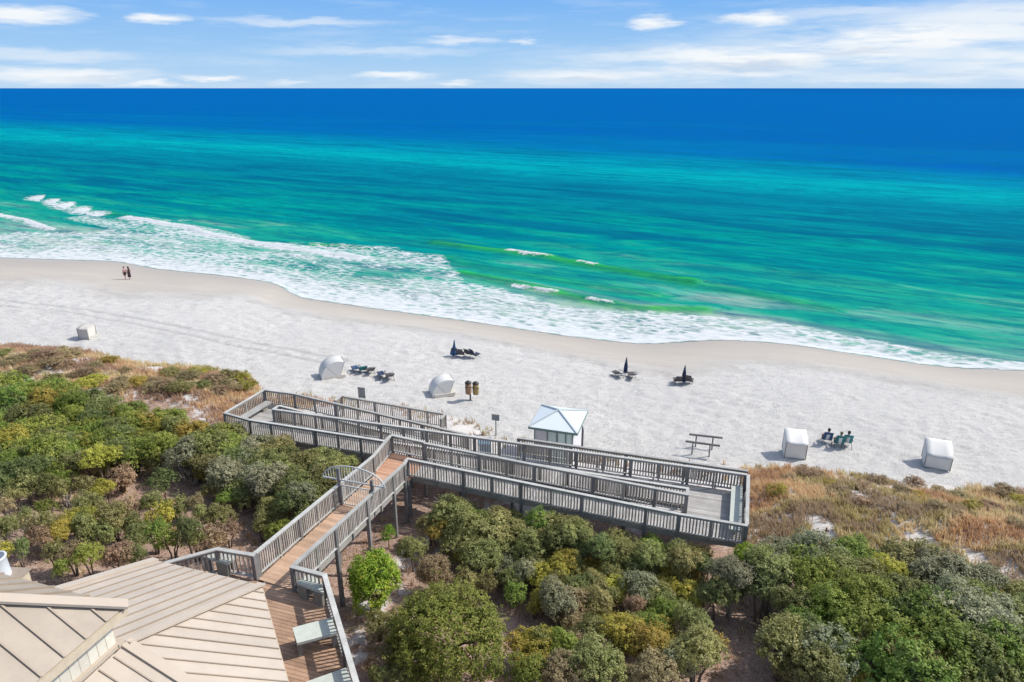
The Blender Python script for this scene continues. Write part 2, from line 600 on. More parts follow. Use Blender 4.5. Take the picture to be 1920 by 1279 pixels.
    dk2 = math_n(nt, 'MULTIPLY', mrange(nt, st3.outputs['Fac'], .46, .66), mrange(nt, w, .15, 2.0, .50, .22))
    c0 = mixnode(nt, dk2, c0, (.0, .10, .18))
    st4 = noise(nt, 1, 8, .72, scaled(nt, p, (.035, .30, 1), R(28)), .2)
    dk3 = math_n(nt, 'MULTIPLY', mrange(nt, st4.outputs['Fac'], .48, .62), mrange(nt, w, .15, 2.2, .55, .22))
    c0 = mixnode(nt, dk3, c0, (.0, .09, .17))
    lt4 = math_n(nt, 'MULTIPLY', mrange(nt, st4.outputs['Fac'], .48, .34), mrange(nt, w, .15, 1.6, .22, .06))
    c0 = mixnode(nt, lt4, c0, (.0, .34, .33))
    hvs = nt.nodes.new('ShaderNodeHueSaturation'); hvs.inputs['Value'].default_value = 1.0
    nt.links.new(c0, hvs.inputs['Color'])
    c0 = hvs.outputs[0]
    # lacy foam
    l1 = nt.nodes.new('ShaderNodeTexVoronoi'); l1.feature = 'DISTANCE_TO_EDGE'
    l1.inputs['Scale'].default_value = 1.0
    warp = noise(nt, .5, 4, .6, p)
    av = nt.nodes.new('ShaderNodeVectorMath'); av.operation = 'MULTIPLY_ADD'
    av.inputs[1].default_value = (2.2, 2.2, 0)
    nt.links.new(warp.outputs['Color'], av.inputs[0]); nt.links.new(p, av.inputs[2])
    nt.links.new(scaled(nt, av.outputs[0], (.55, 1.15, 1), R(18)), l1.inputs['Vector'])
    fn = noise(nt, 1.0, 7, .72, scaled(nt, p, (.55, 1.3, 1), R(18)), .3)
    lace = math_n(nt, 'ADD', mrange(nt, l1.outputs['Distance'], 0, .35, .5, -.06), mrange(nt, fn.outputs['Fac'], .25, .75, -.48, .48))
    fm = math_n(nt, 'ADD', foam, math_n(nt, 'MULTIPLY', lace, mrange(nt, foam, 0, .12, 0, 1)))
    fmask = mrange(nt, fm, .38, .92)
    fc = mixnode(nt, mrange(nt, fn.outputs['Fac'], .35, .65), (.50, .545, .56), (.64, .65, .66))
    c1 = mixnode(nt, fmask, c0, fc)
    di = nt.nodes.new('ShaderNodeBsdfDiffuse')
    nt.links.new(c1, di.inputs['Color'])
    gl = nt.nodes.new('ShaderNodeBsdfGlossy')
    gl.inputs['Roughness'].default_value = .22
    mx = nt.nodes.new('ShaderNodeMixShader')
    nt.links.new(mrange(nt, fmask, 0, 1, .009, .0), mx.inputs[0])
    nt.links.new(di.outputs[0], mx.inputs[1]); nt.links.new(gl.outputs[0], mx.inputs[2])
    nt.links.new(mx.outputs[0], nt.nodes['Material Output'].inputs['Surface'])
    nt.nodes.remove(b)
    h1 = noise(nt, 1, 6, .65, scaled(nt, p, (.22, .8, 1), R(18)), .3)
    h = math_n(nt, 'ADD', math_n(nt, 'MULTIPLY', h1.outputs['Fac'], .9), math_n(nt, 'MULTIPLY', st1.outputs['Fac'], 2.0))
    h = math_n(nt, 'ADD', h, math_n(nt, 'MULTIPLY', fmask, .12))
    bn = nt.nodes.new('ShaderNodeBump')
    bn.inputs['Strength'].default_value = .5; bn.inputs['Distance'].default_value = .5
    nt.links.new(h, bn.inputs['Height'])
    nt.links.new(bn.outputs[0], di.inputs['Normal']); nt.links.new(bn.outputs[0], gl.inputs['Normal'])


terrain_mats()

# ------------------------------------------------------------------ object helpers


def tag(o, label, cat, group=None):
    o['label'] = label
    o['category'] = cat
    if group:
        o['group'] = group
    return o


def thing(name, loc, label, cat, group=None):
    o = bpy.data.objects.new(name, None)
    o.empty_display_size = .2
    col.objects.link(o)
    o.location = loc
    return tag(o, label, cat, group)


def mesh_from(name, verts, faces, mat, smooth=False):
    me = bpy.data.meshes.new(name)
    me.from_pydata([tuple(v) for v in verts], [], [tuple(f) for f in faces])
    if mat:
        me.materials.append(MATS[mat])
    if smooth:
        me.polygons.foreach_set('use_smooth', [True] * len(me.polygons))
    me.update()
    return me


def put(name, me, parent=None, loc=(0, 0, 0), rot=None):
    o = bpy.data.objects.new(name, me)
    col.objects.link(o)
    if parent is not None:
        o.parent = parent
    o.location = loc
    if rot is not None:
        o.rotation_euler = rot
    return o


UNIT = {}
CUBE_V = [(x, y, z) for x in (-.5, .5) for y in (-.5, .5) for z in (-.5, .5)]
CUBE_F = [(0, 1, 3, 2), (4, 6, 7, 5), (0, 4, 5, 1), (2, 3, 7, 6), (0, 2, 6, 4), (1, 5, 7, 3)]


def unit(mat):
    if mat not in UNIT:
        UNIT[mat] = mesh_from('timber_' + mat, CUBE_V, CUBE_F, mat)
    return UNIT[mat]


def frame_of(p0, p1):
    p0 = Vector(p0); p1 = Vector(p1)
    d = (p1 - p0)
    ln = d.length
    x = d.normalized()
    up = Vector((0, 0, 1)) if abs(x.z) < .95 else Vector((E2[0], E2[1], 0))
    y = up.cross(x).normalized()
    z = x.cross(y)
    M = Matrix((x, y, z)).transposed().to_4x4()
    return M, ln, (p0 + p1) / 2


def wloc(o):
    v = o.location.copy()
    while o.parent is not None:
        o = o.parent
        v = v + o.location
    return v


def beam(name, p0, p1, w, h, mat, parent, sub=None):
    """one straight timber from p0 to p1 (world), w wide and h deep"""
    M, ln, c = frame_of(p0, p1)
    o = bpy.data.objects.new(name, unit(mat))
    col.objects.link(o)
    M = Matrix.Translation(c) @ M @ Matrix.Diagonal((ln, w, h, 1))
    if parent is not None:
        o.parent = parent
        base = wloc(parent)
        o.matrix_basis = Matrix.Translation(-base) @ M
    else:
        o.matrix_basis = M
    return o


class MB:
    """collects plain solids into one mesh (world coordinates)"""

    def __init__(self):
        self.v = []; self.f = []

    def box(self, p0, p1, w, h):
        M, ln, c = frame_of(p0, p1)
        k = len(self.v)
        for q in CUBE_V:
            self.v.append(tuple(c + M.to_3x3() @ Vector((q[0] * ln, q[1] * w, q[2] * h))))
        self.f += [tuple(i + k for i in f) for f in CUBE_F]

    def prism(self, poly, z0, z1, ztop=None):
        k = len(self.v); n = len(poly)
        for x, y in poly:
            self.v.append((x, y, z0))
        for i, (x, y) in enumerate(poly):
            self.v.append((x, y, z1 if ztop is None else ztop[i]))
        self.f.append(tuple(k + i for i in reversed(range(n))))
        self.f.append(tuple(k + n + i for i in range(n)))
        for i in range(n):
            j = (i + 1) % n
            self.f.append((k + i, k + j, k + n + j, k + n + i))

    def slab(self, pts, th):
        """polygon in space given a thickness along its normal"""
        pts = [Vector(p) for p in pts]
        nrm = (pts[1] - pts[0]).cross(pts[-1] - pts[0]).normalized()
        k = len(self.v); n = len(pts)
        for p in pts:
            self.v.append(tuple(p - nrm * th))
        for p in pts:
            self.v.append(tuple(p))
        self.f.append(tuple(k + i for i in reversed(range(n))))
        self.f.append(tuple(k + n + i for i in range(n)))
        for i in range(n):
            j = (i + 1) % n
            self.f.append((k + i, k + j, k + n + j, k + n + i))

    def tube(self, pts, rads, seg=8, cap=True):
        pts = [Vector(p) for p in pts]
        if isinstance(rads, (int, float)):
            rads = [rads] * len(pts)
        k = len(self.v)
        for i, p in enumerate(pts):
            a = pts[max(i - 1, 0)]; b = pts[min(i + 1, len(pts) - 1)]
            x = (b - a).normalized()
            up = Vector((0, 0, 1)) if abs(x.z) < .9 else Vector((1, 0, 0))
            y = up.cross(x).normalized(); z = x.cross(y)
            for j in range(seg):
                t = 2 * math.pi * j / seg
                self.v.append(tuple(p + (y * math.cos(t) + z * math.sin(t)) * rads[i]))
        for i in range(len(pts) - 1):
            for j in range(seg):
                q = (j + 1) % seg
                self.f.append((k + i * seg + j, k + i * seg + q, k + (i + 1) * seg + q, k + (i + 1) * seg + j))
        if cap:
            self.f.append(tuple(k + j for j in reversed(range(seg))))
            self.f.append(tuple(k + (len(pts) - 1) * seg + j for j in range(seg)))

    def build(self, name, mat, parent=None, smooth=False, world=True):
        me = mesh_from(name, self.v, self.f, mat, smooth)
        o = put(name, me, parent)
        if parent is not None and world:
            o.location = -wloc(parent)
        return o


def recentre(me, base):
    n = len(me.vertices)
    a = np.empty(n * 3, np.float32)
    me.vertices.foreach_get('co', a)
    a = a.reshape(-1, 3) - np.array(base, np.float32)
    me.vertices.foreach_set('co', a.ravel())
    me.update()


# ------------------------------------------------------------------ terrain


def grid_mesh(name, X, Y, Z, keep, attrs, mats, mat_idx=None, smooth=True):
    r, c = X.shape
    idx = np.arange(r * c).reshape(r, c)
    quads = np.stack([idx[:-1, :-1], idx[:-1, 1:], idx[1:, 1:], idx[1:, :-1]], -1).reshape(-1, 4)
    quads = quads[keep.ravel()]
    used = np.unique(quads)
    remap = -np.ones(r * c, np.int64); remap[used] = np.arange(len(used))
    quads = remap[quads]
    co = np.stack([X.ravel(), Y.ravel(), Z.ravel()], -1)[used].astype(np.float32)
    me = bpy.data.meshes.new(name)
    me.vertices.add(len(co)); me.vertices.foreach_set('co', co.ravel())
    me.loops.add(quads.size); me.loops.foreach_set('vertex_index', quads.ravel().astype(np.int32))
    me.polygons.add(len(quads))
    me.polygons.foreach_set('loop_start', np.arange(0, quads.size, 4, dtype=np.int32))
    me.polygons.foreach_set('loop_total', np.full(len(quads), 4, np.int32))
    me.polygons.foreach_set('use_smooth', np.ones(len(quads), bool))
    for m in mats:
        me.materials.append(MATS[m])
    me.update(calc_edges=True)
    for k, a in attrs.items():
        at = me.attributes.new(k, 'FLOAT', 'POINT')
        at.data.foreach_set('value', a.ravel()[used].astype(np.float32))
    return me


def build_terrain():
    sig = np.linspace(-1.35, 1.25, 760)
    rows = np.concatenate([np.linspace(2, 34, 130), np.linspace(34.15, 100, 430), np.linspace(100.4, 135, 60)])
    Y, S = np.meshgrid(rows, sig, indexing='ij')
    X = S * (Y + 28)
    Z = ground(X, Y)
    sy = shore_y(X); vy = veg_y(X)
    d = (sy - Y) * COSB
    q = (vy - Y) * COSB
    # ragged plant edge
    q = q + (fbm(X / 2.2, Y / 2.2, 31, 4) - .5) * 2.4
    # wet sand: soaked strip next to the wash, damp strip above it
    lim = np.interp(X, [-110, -80, -48, -28, -5, 20, 60], [30, 31, 27, 14, 12, 16, 18]) * (.8 + .4 * fbm(X / 14, X * 0 + 3.3, 5, 2))
    wet = np.clip(1.05 - d / lim, 0, 1)
    lumps = sstep(.46, .22, wet)
    # foot-trodden dry sand
    fp = (vnoise(X / .42, Y / .42, 3) - .5) * .12 + (vnoise(X / .9, Y / .9, 4) - .5) * .11 + (fbm(X / 4, Y / 4, 9, 2) - .5) * .12
    band = .35 + .65 * fbm(X / 9, Y / 5, 14, 2)
    Z = Z + fp * lumps * np.clip(band * 2.2 - .55, .12, 1.4)
    # low berm where the damp sand begins
    Z = Z + .10 * np.exp(-((wet - .34) / .07) ** 2)
    track = np.zeros_like(X)
    tr = pxline([(-150, 560), (0, 577), (130, 590), (250, 612), (360, 634), (470, 655), (560, 672), (640, 690)], 2.6)
    for off in (0, 1.7):
        P = tr + np.array([0, off])
        dd = dist_poly(X, Y, P)
        track = np.maximum(track, np.exp(-(dd / .28) ** 2))
        Z = Z - .07 * np.exp(-(dd / .25) ** 2) + .04 * np.exp(-((dd - .5) / .2) ** 2)
    track *= sstep(30, 40, d * 0 + 40) * (.45 + .55 * fbm(X / 2, Y / 2, 21, 2))
    s = X * E2[0] + Y * E2[1]
    t = X * N2[0] + Y * N2[1]
    # leaf litter deep in the scrub; open sand on the dune, under the walkway and along the lowest ramp
    litter = sstep(5, 13, q) * .95 + sstep(0, 3, q) * .12
    litter = np.where(s > 3, sstep(9, 14, q) * .95 + sstep(0, 2, q) * .25, litter)
    under = np.exp(-((s + 12.3) / 1.6) ** 2) * ((t > 17) & (t < 31))
    litter = litter * (1 - .5 * under)
    inland = q > 0
    kq = (inland[:-1, :-1] & inland[1:, 1:])
    offsea = (d[:-1, :-1] < -14)
    me = grid_mesh('beach', X, Y, Z, ~kq & ~offsea, {'wet': wet, 'track': track * .7}, ['sand'])
    o = put('beach', me); o['kind'] = 'structure'; o['label'] = 'white sand beach with trodden footprints and a damp strip by the water'
    me = grid_mesh('dune_ground', X, Y, Z, kq, {'litter': litter}, ['dune_floor'])
    o = put('dune_ground', me); o['kind'] = 'structure'; o['label'] = 'sandy dune and scrub floor strewn with brown leaf litter'


build_terrain()


def build_sea():
    sig = np.concatenate([np.linspace(-3.0, -1.25, 30), np.linspace(-1.24, 1.0, 560), np.linspace(1.02, 2.6, 30)])
    rows = np.concatenate([np.arange(44, 150, .36), 150 * (70000 / 150) ** (np.linspace(0, 1, 170)[1:])])
    Y, S = np.meshgrid(rows, sig, indexing='ij')
    X = S * (Y + 40)
    off = (Y - shore_y(np.clip(X, -200, 140))) * COSB
    far_slope = np.where(X < -200, (X + 200) * .34, np.where(X > 140, (X - 140) * .36, 0))
    off = off + far_slope * COSB
    s = X * E2[0] + Y * E2[1]
    t = X * N2[0] + Y * N2[1]

    def tline(pts):
        P = pxline(pts, 0.0)
        ss = P @ E2; tt = P @ N2
        o = np.argsort(ss)
        ss = ss[o]; tt = tt[o]
        k0 = (tt[1] - tt[0]) / (ss[1] - ss[0]); k1 = (tt[-1] - tt[-2]) / (ss[-1] - ss[-2])
        r = np.interp(s, ss, tt)
        r = np.where(s < ss[0], tt[0] + np.maximum(k0, -.4) * (s - ss[0]), r)
        r = np.where(s > ss[-1], tt[-1] + np.clip(k1, -.3, 0) * (s - ss[-1]), r)
        return r
    tb = tline([(0, 256), (300, 272), (620, 290), (960, 312), (1400, 340), (1800, 364)])
    td = tline([(0, 222), (300, 232), (620, 247), (960, 264), (1400, 288), (1800, 318)])
    ts = t - off
    tb = np.maximum(tb, ts + 60); td = np.maximum(td, tb + 60)
    w = np.where(t < tb, (t - ts) / (tb - ts), np.where(t < td, 1 + (t - tb) / (td - tb), 2 + np.clip(np.log(np.maximum(t / td, 1)) / 4.0, 0, 1)))
    w = np.clip(w, 0, 3)
    Z = np.zeros_like(X)
    # swell
    ph = off / 9.0 + fbm(s / 40, off / 30, 2, 3) * 5
    amp = .10 * sstep(3, 20, off) * sstep(600, 120, off)
    Z += amp * np.sin(ph * 2 * math.pi * .55)
    foam = np.zeros_like(X); green = np.zeros_like(X)
    near = off < 90
    outer = pxline([(-200, 425), (0, 436), (150, 448), (240, 408), (350, 420), (500, 455), (700, 464), (830, 476), (870, 528), (950, 543), (1050, 573),
                    (1150, 584), (1300, 592), (1450, 604), (1600, 628), (1750, 662), (1900, 678), (2100, 705)], 0.0)
    oo = (np.interp(X, outer[:, 0], outer[:, 1]) - shore_y(np.clip(X, -200, 140))) * COSB
    oo = np.maximum(oo, 2.0)
    fr = np.clip(off, -3, None) / oo
    jit = (fbm(s / 5, off / 3, 41, 4) - .5)
    inside = sstep(1.12, .86, fr + jit * .35)
    lacy = .25 + .44 * np.exp(-(np.clip(fr, 0, 2) / .20) ** 2) + .16 * np.exp(-((fr - .95) / .08) ** 2)
    lacy = lacy + .13 * sstep(-16, 2, X) + jit * .40
    foam = np.maximum(foam, inside * lacy)
    # broken strips that drift in the middle of the wide wash on the left
    strip = (fbm(s / 16, off / 2.0, 77, 3) - .5)
    foam = np.where(X < 2, foam + strip * .5 * inside * sstep(.15, .4, fr), foam)
    foam = foam * sstep(-2.4, -.3, off)

    def breaker(pts, wd, a, fo, gr, shoreward=2.5):
        P = pxline(pts, 0.0)
        m = near
        x = X[m]; y = Y[m]
        dd = dist_poly(x, y, P)
        # signed: positive towards the sea
        yl = np.interp(x, P[:, 0], P[:, 1])
        sg = np.where(y > yl, 1, -1)
        j = (fbm(s[m] / 2.0, off[m] / 2.0, 55, 3) - .5)
        prof = np.where(sg > 0, np.exp(-(dd / (wd * 2.2)) ** 2), np.exp(-(dd / (wd * .8)) ** 2))
        Z[m] += a * prof
        ff = np.where(sg > 0, np.exp(-(dd / (wd * .35)) ** 2), np.exp(-(dd / (shoreward * .5)) ** 2))
        foam[m] = np.maximum(foam[m], np.clip(fo * (ff * 1.15 + j * .5 * (ff > .2)), 0, 1.2))
        green[m] = np.maximum(green[m], gr * np.exp(-(dd / wd) ** 2))
    breaker([(240, 408), (300, 417), (345, 424), (400, 440), (460, 452), (520, 463), (600, 473), (680, 482)], 1.1, .26, 1.0, .1, 3.2)
    breaker([(68, 370), (112, 381)], 1.2, .2, .95, .3, 3.4)
    breaker([(112, 382), (150, 391), (186, 401)], 1.5, .2, 1.0, .3, 4.4)
    breaker([(0, 404), (50, 413), (100, 430)], .9, .18, .95, .2, 2.2)
    breaker([(-80, 395), (0, 404)], .9, .18, .8, .2, 2.2)
    breaker([(180, 400), (235, 405)], .8, .3, .0, .5)
    breaker([(955, 474), (990, 480), (1030, 484)], .7, .18, .8, .3, 1.1)
    breaker([(1085, 493), (1118, 500)], .6, .18, .75, .3, .9)
    breaker([(820, 456), (900, 468), (955, 476), (1040, 487), (1130, 504), (1210, 518), (1300, 534)], 1.3, .45, 0, .95)
    breaker([(1300, 534), (1420, 552), (1560, 580)], 1.4, .3, 0, .35)
    breaker([(590, 459), (640, 464), (690, 469)], .9, .35, 0, .7)
    breaker([(965, 538), (1000, 545), (1040, 551)], .6, .18, .85, .3, .9)
    breaker([(1105, 563), (1145, 571)], .5, .18, .8, .3, .8)
    breaker([(870, 514), (960, 532), (1040, 551), (1110, 566), (1200, 580), (1320, 583)], 1.2, .3, 0, .9)
    breaker([(840, 485), (900, 500), (1010, 520), (1120, 540), (1230, 556)], 1.6, .2, 0, .35)
    # thin churned streaks behind the small breakers
    for (a0, b0, a1, b1, k) in ( (150, 408, 240, 425, .40), (30, 440, 240, 440, .4)):
        P = pxline([(a0, b0), ((a0 + a1) / 2, (b0 + b1) / 2), (a1, b1)], 0.0)
        m = near
        dd = dist_poly(X[m], Y[m], P)
        foam[m] = np.maximum(foam[m], k * np.exp(-(dd / 2.4) ** 2))
    Z += .05 * np.clip(foam, 0, 1) * (1 + jit)
    # the thin sheet of the wash rides up the sand
    g = ground(np.clip(X, -200, 140), np.clip(Y, 0, 160))
    wash = (off < 6) & (off > -3) & near
    Z = np.where(wash, np.maximum(Z, np.minimum(g + .03, .45)), Z)
    keep = (off[:-1, :-1] > -1.3) | (off[1:, 1:] > -1.3)
    keep &= ~((Y[:-1, :-1] < 150) & (np.abs(X[:-1, :-1]) > 420))
    me = grid_mesh('sea', X, Y, Z, keep, {'depth': w, 'foam': foam, 'green': green}, ['sea_water'])
    o = put('sea', me); o['kind'] = 'structure'
    o['label'] = 'turquoise to deep blue sea with low breakers and foamy wash'


build_sea()
#--STRUCTURES--
# ------------------------------------------------------------------ boardwalk
DECK_Z = 9.0
RAIL_H = 1.05


def gst(s, t):
    p = ST(s, t)
    return gz(p.x, p.y)


def railing(label, pts, post_every=1.5, balusters='each', ground_posts=True, group=None, h=RAIL_H, first_post=True, last_post=True, thick_first=True):
    """pts: (s, t, deck z) corners. Posts, cap, under-rail, bottom rail and balusters are parts."""
    p = [ST(*q) for q in pts]
    root = thing('railing', p[0], label, 'railing', group)
    joined = MB()
    U = Vector((0, 0, 1))
    for k, (a, b) in enumerate(zip(p[:-1], p[1:])):
        d = b - a
        ln = d.length
        hd = Vector((d.x, d.y, 0)).normalized()
        beam('top_cap', a + U * h - hd * .06, b + U * (h + .001 * k) + hd * .06, .17, .045, 'rail_cap_wood', root)
        beam('upper_rail', a + U * (h - .085), b + U * (h - .085), .05, .10, 'rail_wood', root)
        beam('bottom_rail', a + U * .10, b + U * .10, .12, .05, 'rail_cap_wood', root)
        n = max(1, int(round(ln / post_every)))
        for i in range(n + 1):
            if i == 0 and (k > 0 or not first_post):
                continue
            if i == n and k == len(p) - 2 and not last_post:
                continue
            q = a + d * (i / n)
            thick = (i % 2 == 0) == thick_first or i == n
            w = .15 if thick else .10
            low = q.z - .32
            if thick and ground_posts:
                low = min(low, gz(q.x, q.y) - .4)
            beam('post', Vector((q.x, q.y, low)), q + U * (h - .03 + (.0 if thick else -.01)), w, w * (1.0 if thick else .8), 'post_wood' if thick else 'rail_wood', root)
        m = max(1, int(ln / .15))
        for i in range(m):
            f = (i + .5) / m
            q = a + d * f
            jit = random.uniform(-.006, .006)
            b0 = q + U * .10; b1 = q + U * (h - .06)
            b0 = b0 + hd * jit
            if balusters == 'each':
                o = bpy.data.objects.new('baluster', unit('baluster_wood'))
                col.objects.link(o)
                o.parent = root
                o.location = (b0 + b1) / 2 - p[0]
                o.rotation_euler = (random.gauss(0, .008), random.gauss(0, .012), math.atan2(hd.y, hd.x) + random.gauss(0, .05))
                o.scale = (.062 * random.uniform(.88, 1.1), .036, (b1 - b0).length)
            else:
                joined.box(b0, b1, .036, .062)
    if balusters == 'joined':
        o = joined.build('balusters', 'baluster_wood', root)
        o['kind'] = 'stuff'
    return root


def clip_poly(poly, nx, ny, c):
    """keep nx*x + ny*y <= c"""
    out = []
    for i in range(len(poly)):
        a = poly[i]; b = poly[(i + 1) % len(poly)]
        da = nx * a[0] + ny * a[1] - c; db = nx * b[0] + ny * b[1] - c
        if da <= 0:
            out.append(a)
        if da * db < 0:
            k = da / (da - db)
            out.append((a[0] + (b[0] - a[0]) * k, a[1] + (b[1] - a[1]) * k))
    return out


def floor_run(name, label, cat, quad, plank_mat, along, step=.145, gap=.012, joists=True):
    """floor of boards laid across or along a sloping four-cornered run; quad: (s, t, z) near-left, near-right, far-right, far-left
    along: 's' lays boards that run in s (stepping in t), 't' boards that run in t"""
    c = [ST(*q) for q in quad]
    root = thing(name, c[0], label, cat)
    if along == 't':
        a0, a1, b0, b1 = c[0], c[1], c[3], c[2]
    else:
        a0, a1, b0, b1 = c[0], c[3], c[1], c[2]
    ln = ((a1 - a0).length + (b1 - b0).length) / 2
    n = max(1, int(ln / step))
    for i in range(n):
        f = (i + .5) / n
        p0 = a0.lerp(a1, f); p1 = b0.lerp(b1, f)
        e = (p1 - p0).normalized() * random.uniform(-.012, .012)
        beam('plank', p0 - U3 * .02 + e, p1 - U3 * .02 + e, ln / n - gap, .035, plank_mat, root)
    if joists:
        for (p0, p1) in ((c[0], c[1]), (c[3], c[2])):
            beam('rim_joist', p0 - U3 * .175, p1 - U3 * .175, .05, .24, 'rail_wood', root)
    return root


U3 = Vector((0, 0, 1))

# upper deck: octagon-ended platform with boards running along the shore
DECK_POLY = [(-20.6, 12.9), (-20.6, 2.0), (-5.0, 2.0), (-5.0, 8.9), (-11.98, 16.72), (-16.52, 16.88)]
deck = thing('viewing_deck', ST(-13, 10, DECK_Z), 'brown plank viewing deck around the tan metal roof', 'deck')
t = 6.0
while t < 16.9:
    poly = clip_poly(clip_poly(DECK_POLY, 0, 1, t + .133), 0, -1, -t)
    if len(poly) >= 3:
        ss = [q[0] for q in poly]
        lo, hi = min(ss), max(ss)
        # each course is two or three lengths of board
        cuts = [lo] + sorted(random.uniform(lo + 1.5, hi - 1.5) for _ in range(2)) + [hi] if hi - lo > 4.5 else [lo, hi]
        for a, b in zip(cuts[:-1], cuts[1:]):
            if b - a < .1:
                continue
            pc = clip_poly(clip_poly(poly, 1, 0, b - .004), -1, 0, -a - .004)
            if len(pc) < 3:
                continue
            m = MB()
            m.prism([tuple(ST(*q).xy) for q in pc][::-1] if False else [tuple(ST(*q).xy) for q in pc], DECK_Z - .035, DECK_Z + random.uniform(-.003, .003))
            m.build('plank', 'deck_plank_wood', deck)
    t += .145
for (a, b) in zip(DECK_POLY, DECK_POLY[1:] + DECK_POLY[:1]):
    beam('rim_joist', ST(*a, DECK_Z - .17), ST(*b, DECK_Z - .172), .05, .26, 'rail_wood', deck)
for (s_, t_) in ((-16.5, 15.0), (-12, 15.0), (-9, 12.2), (-18.5, 13), (-7, 9.5), (-14.2, 16.2)):
    beam('support_post', ST(s_, t_, gst(s_, t_) - .4), ST(s_, t_, DECK_Z - .3), .16, .16, 'post_wood', deck)

railing('grey wooden railing along the right edge of the upper deck beside the benches', [(-13.3, 16.80, 9.0), (-11.96, 16.74, 9.0), (-8.62, 12.96, 9.0), (-5.05, 8.95, 9.0)])
railing('grey wooden railing behind the corner bench left of the walkway start', [(-15.05, 16.95, 9.0), (-16.54, 16.85, 9.0), (-20.55, 12.9, 9.0)], first_post=True)
railing('long grey railing on the left side of the sloping walkway through the gate', [(-15.05, 17.10, 9.0), (-16.2, 28.0, 6.80), (-16.4, 30.4, 6.75)])
railing('grey railing on the right side of the sloping walkway on tall posts', [(-13.3, 16.95, 9.0), (-14.28, 27.7, 6.82), (-14.4, 28.3, 6.75)])
railing('short pale railing across the seaward end of the orange landing', [(-16.36, 30.5, 6.75), (-14.35, 30.30, 6.75)])
railing('long front railing of the nearest ramp above the green shrubs', [(-14.4, 28.4, 6.75), (-.45, 28.4, 6.15), (2.55, 28.38, 6.15)])
railing('inner railing between the nearest ramp and the second ramp', [(-14.2, 30.2, 6.75), (-.2, 30.2, 6.15), (-.2, 30.62, 6.15)], ground_posts=False)
railing('end railing behind the pale bench at the right end of the ramps', [(2.58, 28.5, 6.15), (2.72, 32.95, 6.15)])
railing('near railing of the second ramp running low to the far left landing', [(-.2, 30.75, 6.15), (-26.4, 31.25, 5.85), (-28.5, 31.6, 5.85)], balusters='joined')
railing('weathered middle railing running the whole length of the switchback ramps', [(2.6, 33.0, 6.15), (-.3, 32.95, 6.15), (-25.9, 32.95, 5.85), (-25.9, 33.42, 5.85)], balusters='joined')
railing('weathered railing of the lowest ramp next to the whole-length middle railing', [(-25.8, 33.5, 5.85), (-13.7, 33.55, 4.65)], balusters='joined')
railing('sea-side railing of the lowest ramp at the left landing', [(-28.3, 35.35, 5.85), (-26, 35.38, 5.85), (-13.7, 35.45, 4.65)], balusters='joined')
railing('short slanting railing closing the left end of the ramps', [(-28.5, 31.7, 5.85), (-28.3, 35.25, 5.85)], balusters='joined')
railing('separate brown handrail beside the sand path, farthest from the deck', [(-25.0, 38.6, 4.05), (-24.96, 39.4, 4.05), (-16.7, 38.95, 4.0), (-16.7, 38.2, 4.0)], balusters='joined')
railing('dark outer handrail in front of the beach hut', [(-10.05, 34.2, 5.65), (2.65, 33.45, 6.12)], balusters='joined')

floor_run('walkway', 'sloping orange-brown plank walkway from the deck to the gate', 'walkway', [(-15.0, 16.95, 9.0), (-16.12, 28.0, 6.80), (-14.36, 27.9, 6.80), (-13.35, 16.82, 9.0)], 'walk_plank_wood', 't')
floor_run('walkway_landing', 'orange plank landing where the walkway turns into the ramps', 'landing', [(-16.3, 28.02, 6.75), (-14.2, 27.95, 6.75), (-14.2, 30.25, 6.75), (-16.35, 30.4, 6.75)], 'landing_plank_wood', 's')
floor_run('ramp', 'nearest grey plank ramp between front railing and inner railing', 'ramp', [(-14.2, 28.45, 6.75), (-.45, 28.45, 6.15), (-.45, 30.15, 6.15), (-14.2, 30.15, 6.75)], 'ramp_plank_wood', 't')
floor_run('ramp_landing', 'grey plank landing with a pale bench at the right end', 'landing', [(-.43, 28.45, 6.15), (2.52, 28.45, 6.15), (2.65, 32.9, 6.15), (-.43, 32.9, 6.15)], 'ramp_plank_wood', 's')
floor_run('ramp', 'second grey plank ramp in the middle of the switchback', 'ramp', [(-26.0, 31.3, 5.85), (-.45, 30.8, 6.15), (-.45, 32.9, 6.15), (-26.0, 32.9, 5.85)], 'ramp_plank_wood', 't', .2)
floor_run('ramp_landing', 'small plank landing at the far left end of the ramps', 'landing', [(-28.4, 31.65, 5.85), (-26.02, 31.3, 5.85), (-26.02, 35.3, 5.85), (-28.25, 35.3, 5.85)], 'ramp_plank_wood', 's')
floor_run('ramp', 'lowest plank ramp descending towards the sand near the blue bin', 'ramp', [(-26.0, 33.55, 5.85), (-13.7, 33.6, 4.65), (-13.7, 35.4, 4.65), (-26.0, 35.3, 5.85)], 'ramp_plank_wood', 't', .2)

# ------------------------------------------------------------------ benches


def bench(label, quad, z, leg_pts, leg_h, mat='bench_paint', th=.10, loc=None):
    """flat seat given by four (s, t) corners, with slab legs at leg_pts (s, t, direction)"""
    c = [ST(*q, z) for q in quad]
    root = thing('bench', ST(*quad[0], z - leg_h), label, 'bench', None)
    m = MB()
    m.slab(c, th)
    m.build('seat', mat, root)
    for (s0, t0, s1, t1) in leg_pts:
        a = ST(s0, t0, z - th - leg_h / 2); b = ST(s1, t1, z - th - leg_h / 2)
        d = (b - a).normalized() * .0
        beam('leg', a + d, b, .14, leg_h, 'bench_leg_wood', root)
    return root


def pst(u, v, z):
    x, y = PX(u, v, z)
    q = np.array([x, y])
    return float(q @ E2), float(q @ N2)


SEAT_Z = DECK_Z + .62


